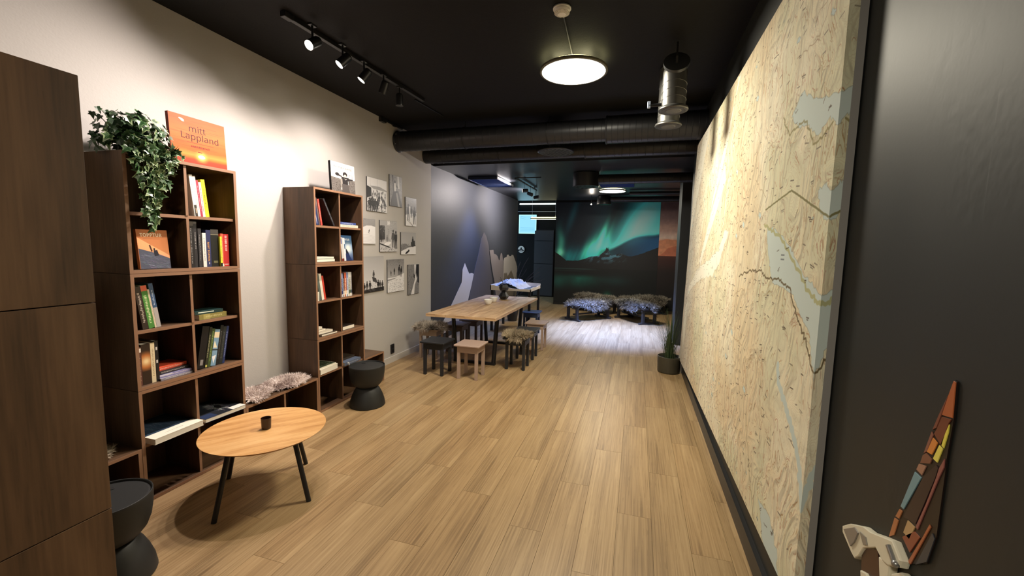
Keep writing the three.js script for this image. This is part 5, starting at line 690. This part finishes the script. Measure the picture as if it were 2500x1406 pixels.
const overStool = (w, d, half) => (u, v) => { const x = u * w, z = v * d, over = Math.max(0, Math.abs(x) - half, Math.abs(z) - half); return [x > half ? half + (x - half) * 0.6 : x < -half ? -half + (x + half) * 0.6 : x, 0.016 - over * 1.0, z > half ? half + (z - half) * 0.6 : z < -half ? -half + (z + half) * 0.6 : z]; };
sheepskin('beige shaggy sheepskin on the black stool at the table\'s right side', [-1.36, 0.398, -4.87], overStool(0.205, 0.2, 0.155), [TAN[0], [0.2, 0.155, 0.1], [0.6, 0.5, 0.35]], { n: 4000, len: 0.05, wid: 0.0055, lump: 0.03, s0: 11, group: 'sheepskins on the stools' });
sheepskin('grey-brown shaggy sheepskin on the stool by the left wall', [-2.60, 0.398, -4.975], overStool(0.25, 0.22, 0.155), [TAN[0], [0.17, 0.145, 0.115], [0.55, 0.48, 0.39]], { n: 4600, len: 0.055, wid: 0.0055, lump: 0.035, s0: 13, group: 'sheepskins on the stools' });
// ---------- low benches before the mural ----------
const benchM = std({ color: new THREE.Color(0.03, 0.026, 0.023), roughness: 0.7 });
const makeBench = () => { const o = new THREE.Group(), add = (n, g) => { const m = new THREE.Mesh(g, benchM); m.name = n; o.add(m); }; for (const z of [-0.13, 0, 0.13]) add('seat_board', bx(1.02, 0.03, 0.12, 'x').translate(0, 0.315, z));
  for (const s of [-1, 1]) { add('runner', bx(0.05, 0.035, 0.46, 'z').translate(s * 0.42, 0.018, 0)); for (const z of [-0.14, 0.14]) add('leg', bx(0.05, 0.265, 0.05).translate(s * 0.42, 0.167, z)); add('crossbar', bx(0.04, 0.05, 0.36, 'z').translate(s * 0.42, 0.275, 0)); } add('stretcher', bx(0.8, 0.03, 0.04, 'x').translate(0, 0.12, 0)); return o; };
const bench0 = makeBench();
[['low dark wooden bench under skins, front left of the four', -0.93, -8.86, 0.83], ['low dark wooden bench under skins, front right of the four', 0.04, -9.02, -0.94], ['low dark wooden bench under skins, rear left of the four', -0.86, -9.92, -0.6], ['low dark wooden bench under skins, rear right of the four', 0.22, -10.12, 0.5]].forEach(([label, x, z, a], i) => {
  const b = bench0.clone(); b.name = numbered('low_bench'); b.position.set(x, 0, z); b.rotation.y = a; b.userData = { label, category: 'bench', group: 'low benches before the mural' }; scene.add(b);
  const over = (u, v) => { const X = u * 0.64, Z = v * 0.43, h = 0.215, ov = Math.max(0, Math.abs(Z) - h), ox = Math.max(0, Math.abs(X) - 0.53); return [X - Math.sign(X) * ox * 0.5, 0.012 - ov * 0.8 - ox * 0.6 + 0.012 * Math.sin(X * 17 + i), Z - Math.sign(Z) * ov * 0.75]; };
  sheepskin(['grey shaggy reindeer skin draped over the front left low bench', 'grey shaggy reindeer skin draped over the front right low bench', 'brownish reindeer skin over the rear left low bench', 'brownish reindeer skin over the rear right low bench'][i], [x, 0.338, z], over, i < 2 ? [GREY[0], [0.09, 0.088, 0.085], [0.42, 0.41, 0.4]] : REIN, { n: 5200, len: 0.065, wid: 0.009, turn: a, lump: 0.07, s0: 20 + i, group: 'reindeer skins on the low benches' });
});

// ---------- plants ----------
{ const t = thing('potted_grass', 'dark green grass plant in an olive grey pot by the right wall', 'plant', [0.44, 0, -5.375]);
  part('pot', lathe([[0, 0.002], [0.118, 0.002], [0.13, 0.012], [0.137, 0.195], [0.135, 0.2], [0.126, 0.2], [0.124, 0.17], [0, 0.165]], 48), std({ color: new THREE.Color(0.055, 0.05, 0.035), roughness: 0.4 }), t, null, null, 'olive grey round pot');
  part('soil', cyl(0.122, 0.122, 0.01, 32), std({ color: 0x14100c, roughness: 1 }), t, [0, 0.17, 0]);
  const list = []; for (let i = 0; i < 230; i++) { const a = rnd(6.28), r = rnd(0.08), H = rnd(0.3, 0.66), lean = Math.pow(rnd(), 1.6) * 0.34, ax = a + rnd(-0.5, 0.5), g = new THREE.PlaneGeometry(0.0055, 1, 1, 6).translate(0, 0.5, 0), p = g.attributes.position, dx = Math.cos(ax), dz = Math.sin(ax);
    const lim = 0.155 / Math.max(0.2, dx); for (let k = 0; k < p.count; k++) { const h = p.getY(k), w = p.getX(k) * (1 - h * 0.85), b = Math.min(lean * h * h, dx > 0 ? lim * 0.8 : 9); p.setXYZ(k, Math.min(0.1, r * Math.cos(a) + dx * b - dz * w), 0.17 + H * h * (1 - 0.35 * lean * h), r * Math.sin(a) + dz * b + dx * w); } g.computeVertexNormals(); list.push(g); }
  const gm = part('grass_blades', merge(list), std({ color: new THREE.Color(0.045, 0.075, 0.03), roughness: 0.55, side: THREE.DoubleSide }), t); gm.userData.kind = 'stuff'; }
{ const t = thing('ivy_plant', 'trailing green ivy in a pot on top of the first bookcase', 'plant', [-2.72, 1.958, -1.68]);
  part('pot', lathe([[0, 0], [0.05, 0], [0.068, 0.1], [0.064, 0.1], [0.05, 0.02]], 32), std({ color: new THREE.Color(0.03, 0.03, 0.03), roughness: 0.5 }), t, [0, 0.001, 0]);
  const leafShape = shapeOf([[0, 0], [0.16, -0.1], [0.42, -0.02], [0.34, 0.18], [0.52, 0.42], [0.24, 0.46], [0.14, 0.68], [0, 1], [-0.14, 0.68], [-0.24, 0.46], [-0.52, 0.42], [-0.34, 0.18], [-0.42, -0.02], [-0.16, -0.1]]);
  const leafGeo = [0, 1, 2].map((k) => { const g = new THREE.ExtrudeGeometry(leafShape, { depth: 0.012, bevelEnabled: false, curveSegments: 1 }), p = g.attributes.position; for (let i = 0; i < p.count; i++) { const x = p.getX(i), y = p.getY(i); p.setZ(i, p.getZ(i) + [-0.25, -0.45, -0.1][k] * y * y + 0.3 * Math.abs(x) * [1, 0.6, 1.4][k]); } const uv = g.attributes.uv; for (let i = 0; i < p.count; i++) uv.setXY(i, p.getX(i) + 0.5, (p.getY(i) + 0.1) / 1.1); g.computeVertexNormals(); return g; });
  const leafT = (base, pale) => canvasTex(128, 128, (g) => { g.fillStyle = pale; g.fillRect(0, 0, 128, 128); g.save(); g.translate(64, 122); g.scale(118, -106); poly(g, [[0, 0], [0.14, -0.04], [0.34, 0.04], [0.27, 0.18], [0.42, 0.4], [0.19, 0.42], [0.1, 0.62], [0, 0.9], [-0.1, 0.62], [-0.19, 0.42], [-0.42, 0.4], [-0.27, 0.18], [-0.34, 0.04], [-0.14, -0.04]], base); g.strokeStyle = pale; g.lineWidth = 0.018; for (const [x, y] of [[0, 0.85], [0.36, 0.36], [-0.36, 0.36], [0.26, 0.02], [-0.26, 0.02]]) { g.beginPath(); g.moveTo(0, 0.03); g.lineTo(x, y); g.stroke(); } g.restore(); });
  const lm = [['#1a3318', '#2e4a27'], ['#20401d', '#46633a'], ['#2c4c24', '#8a9c70']].map(([a, b]) => new THREE.MeshPhysicalMaterial({ map: leafT(a, b), roughness: 0.38, side: THREE.DoubleSide }));
  const sm = std({ color: new THREE.Color(0.06, 0.08, 0.03), roughness: 0.7 });
  const leaf = (p, out, s, k) => { const m = part('leaf', leafGeo[Math.floor(rnd(3))], lm[k], t, p); const d = out.clone().add(V(rnd(-0.5, 0.5), rnd(-0.5, 0.3), rnd(-0.5, 0.5))).normalize(), tip = V(rnd(-0.6, 0.6) + out.x * 0.6, -0.7 + rnd(-0.4, 0.8), rnd(-0.7, 0.7)); tip.addScaledVector(d, -tip.dot(d)).normalize(); const x = tip.clone().cross(d).normalize(); m.quaternion.setFromRotationMatrix(new THREE.Matrix4().makeBasis(x, tip, d)); m.scale.setScalar(s); };
  for (let i = 0; i < 175; i++) { const a = rnd(6.28), b = rnd(-0.35, 1.5), n = V(Math.cos(a) * Math.cos(b), Math.sin(b), Math.sin(a) * Math.cos(b)); if (n.x < -0.8) continue; const k = Math.pow(rnd(), 0.4); const p = [0.03 + n.x * 0.16 * k, 0.07 + n.y * 0.165 * k, n.z * 0.18 * k]; if (p[1] < 0.012 && p[0] < 0.15 && Math.abs(p[2]) > -1) { if (p[0] < 0.13) p[1] = 0.02; } leaf(p, n.add(V(0.5, 0.2, 0)), rnd(0.042, 0.066), Math.floor(rnd(2.4))); }
  for (const [z, len, n] of [[0.0, 0.42, 26], [0.045, 0.36, 22], [-0.05, 0.30, 22], [-0.1, 0.16, 13], [0.02, 0.24, 16], [-0.02, 0.34, 20], [0.09, 0.13, 9], [-0.13, 0.07, 6]]) {
    const pts = [[0.02, 0.1, z * 0.4], [0.1, 0.08, z * 0.8], [0.155, 0.01, z], [0.165, -len * 0.4, z * 0.85 + rnd(-0.01, 0.01)], [0.16, -len * 0.75, z * 0.55 + 0.02], [0.155, -len * 0.93, z * 0.35 + 0.035]], cv = new THREE.CatmullRomCurve3(pts.map((p) => V(...p)));
    part('stem', tube(pts, 0.002, 16, 5), sm, t); for (let i = 0; i < n; i++) { const q = cv.getPoint(0.3 + 0.7 * (i + 1) / n); leaf([Math.max(q.x, 0.14) + rnd(0, 0.025), q.y + rnd(-0.012, 0.012), q.z + rnd(-0.035, 0.035) * (1 - 0.5 * i / n)], V(1, 0.15, rnd(-0.4, 0.4)), rnd(0.034, 0.052), Math.floor(rnd(1.1, 3))); } }
  const inner = []; for (let i = 0; i < 220; i++) { const a = rnd(6.28), b = rnd(-0.2, 1.5), k = 0.35 + 0.5 * rnd(), g = leafGeo[i % 3].clone(), hang = i % 2, q = hang ? V(0.14 + rnd(0.02), 0.05 - rnd(0.3) * rnd(), 0) : V(0.03 + Math.cos(a) * Math.cos(b) * 0.15 * k, 0.06 + Math.sin(b) * 0.15 * k, Math.sin(a) * Math.cos(b) * 0.17 * k); if (hang) q.z = (rnd(-0.12, 0.1)) * (1 + q.y * 2.4); g.scale(0.048, 0.048, 0.048); g.rotateX(rnd(6.28)); g.rotateY(rnd(0.4, 2.7)); g.translate(q.x, Math.max(q.y, hang ? -9 : 0.04), q.z); inner.push(g); }
  const fo = part('inner_foliage', merge(inner), lm[0], t); fo.userData.kind = 'stuff';
  for (const [z, y] of [[0.17, 0.17], [0.15, 0.2], [0.19, 0.06]]) { part('stem', tube([[0, 0.1, z * 0.4], [0, y, z * 0.8], [0.01, y + 0.01, z]], 0.002, 10, 5), sm, t); for (let k = 0; k < 3; k++) leaf([0.01 + 0.01 * k, y + 0.01 - 0.01 * k, z - 0.03 * k], V(0.7, 0.5, 0.3), 0.036, 0); } }

// ---------- ornament fixed to the right wall ----------
{ const t = thing('wall_ornament', 'tall tapering blade of coloured panes in a white moulded holder on the dark right wall', 'ornament', [0, 0, 0]);
  const slab = (pts, x1, th, bev = 0.0015) => { const s = shapeOf(pts), g = new THREE.ExtrudeGeometry(s, { depth: th - 2 * bev, bevelEnabled: bev > 0, bevelThickness: bev, bevelSize: bev * 0.6, bevelSegments: 2, curveSegments: 2 }); g.rotateY(-Math.PI / 2); return g.translate(x1 - bev, 0, 0); };   // shape x is world z, thickness runs from x1 to the room
  const PN = [['#b0623a', [[-1.009, 1.257], [-1.004, 1.256], [-1.0, 1.184], [-1.029, 1.179], [-1.017, 1.228]]], ['#7d4a3a', [[-1.018, 1.226], [-1.031, 1.178], [-1.040, 1.148], [-1.050, 1.139], [-1.038, 1.174]]], ['#74402d', [[-1.028, 1.177], [-1.002, 1.182], [-1.008, 1.171], [-1.019, 1.118], [-1.044, 1.133], [-1.038, 1.147]]],
    ['#e6d95c', [[-1.006, 1.17], [-1.006, 1.153], [-1.013, 1.117], [-1.022, 1.121]]], ['#d98a42', [[-1.045, 1.125], [-1.031, 1.12], [-1.043, 1.089], [-1.058, 1.088]]], ['#eadf68', [[-1.025, 1.118], [-1.015, 1.115], [-1.025, 1.081], [-1.038, 1.083]]], ['#8a5a4c', [[-1.051, 1.136], [-1.046, 1.131], [-1.058, 1.089], [-1.067, 1.08]]],
    ['#7d5240', [[-1.059, 1.085], [-1.041, 1.08], [-1.044, 1.069], [-1.074, 1.055], [-1.069, 1.075]]], ['#a37a66', [[-1.077, 1.052], [-1.054, 1.059], [-1.064, 1.033], [-1.083, 1.036]]], ['#7499a6', [[-1.086, 1.03], [-1.064, 1.028], [-1.109, 0.927], [-1.12, 0.927]]], ['#ad7048', [[-1.122, 0.92], [-1.111, 0.922], [-1.12, 0.898], [-1.133, 0.895]]],
    ['#b0724a', [[-1.135, 0.891], [-1.121, 0.893], [-1.126, 0.87], [-1.131, 0.85], [-1.148, 0.834]]], ['#2c1c20', [[-1.025, 1.077], [-1.019, 1.074], [-1.024, 1.049], [-1.065, 0.92], [-1.107, 0.909], [-1.061, 1.029]]], ['#8c5550', [[-1.006, 1.1], [-1.005, 1.082], [-1.015, 1.054], [-1.058, 0.911], [-1.064, 0.914], [-1.042, 0.98], [-1.022, 1.05], [-1.017, 1.074]]],
    ['#8c4c36', [[-1.102, 0.866], [-1.064, 0.905], [-1.046, 0.904], [-1.072, 0.85]]], ['#b99a70', [[-1.1, 0.878], [-1.09, 0.914], [-1.065, 0.914], [-1.078, 0.877]]], ['#a8623f', [[-1.023, 0.949], [-1.019, 0.946], [-1.066, 0.826], [-1.075, 0.825], [-1.037, 0.913]]], ['#3b3d44', [[-1.013, 0.937], [-1.005, 0.93], [-1.019, 0.868], [-1.05, 0.838]]]];  // the last, dark grey strip paints the blade's faint reflection on the wall
  part('blade_backing', slab([[-1.008, 1.259], [-1.003, 1.257], [-0.999, 1.184], [-1.004, 1.1], [-1.003, 1.08], [-1.004, 0.935], [-1.02, 0.865], [-1.074, 0.822], [-1.15, 0.831], [-1.122, 0.926], [-1.068, 1.078], [-1.039, 1.175]], XR - 0.001, 0.003, 0), std({ color: new THREE.Color(0.012, 0.007, 0.006), roughness: 0.4 }), t);
  for (const [c, pts] of PN) { const cx = pts.reduce((a, p) => a + p[0], 0) / pts.length, cy = pts.reduce((a, p) => a + p[1], 0) / pts.length; part('pane', slab(pts.map(([z, y]) => [cx + (z - cx) * 0.96, cy + (y - cy) * 0.97]), XR - 0.004, 0.002, 0.0005), std({ color: c, roughness: 0.35 }), t); }
  const W = std({ color: new THREE.Color(0.72, 0.68, 0.54), roughness: 0.4 }), X = XR - 0.001;
  part('shell', slab([[-1.327, 0.736], [-1.291, 0.766], [-1.229, 0.8], [-1.196, 0.807], [-1.171, 0.813], [-1.161, 0.797], [-1.184, 0.779], [-1.22, 0.752], [-1.238, 0.716], [-1.254, 0.698], [-1.27, 0.701], [-1.324, 0.722]], X, 0.018, 0.004), W, t, null, null, 'white moulded head');
  part('clear_cover', slab([[-1.312, 0.737], [-1.262, 0.776], [-1.243, 0.774], [-1.256, 0.739], [-1.271, 0.718]], X - 0.018, 0.004, 0.0015), std({ color: new THREE.Color(0.22, 0.2, 0.18), roughness: 0.12 }), t, null, null, 'smoky glossy cover'); part('clear_cover', slab([[-1.236, 0.782], [-1.21, 0.786], [-1.2, 0.772], [-1.214, 0.762]], X - 0.018, 0.003, 0.001), std({ color: new THREE.Color(0.25, 0.23, 0.2), roughness: 0.15 }), t);
  part('arm', slab([[-1.19, 0.811], [-1.143, 0.832], [-1.105, 0.848], [-1.073, 0.827], [-1.076, 0.812], [-1.111, 0.788], [-1.134, 0.784], [-1.167, 0.796]], X, 0.021, 0.005), W, t); part('leg', slab([[-1.15, 0.775], [-1.111, 0.788], [-1.112, 0.74], [-1.135, 0.72]], X, 0.018, 0.004), W, t); part('foot', slab([[-1.219, 0.686], [-1.195, 0.697], [-1.18, 0.69], [-1.211, 0.66]], X, 0.018, 0.004), W, t); part('foot', slab([[-1.097, 0.774], [-1.069, 0.8], [-1.044, 0.803], [-1.099, 0.755]], X, 0.018, 0.004), W, t);
  part('barrel', slab([[-1.234, 0.731], [-1.207, 0.759], [-1.171, 0.782], [-1.149, 0.73], [-1.226, 0.672]], X, 0.012, 0.004), std({ color: new THREE.Color(0.05, 0.015, 0.008), roughness: 0.3 }), t, null, null, 'dark brown barrel');
  part('bolt', merge([rod([X - 0.023, 0.835, -1.11], [X - 0.023, 0.815, -1.082], 0.006, 12), new THREE.SphereGeometry(0.008, 14, 10).translate(X - 0.023, 0.813, -1.079)]), galv, t, null, null, 'silver bolt'); }

// ---------- done ----------
scene.traverse((o) => { if (o.isMesh) { o.castShadow = o.receiveShadow = true; } if (o.isSpotLight || o.isPointLight) o.castShadow = true; });
renderer.render(scene, camera);
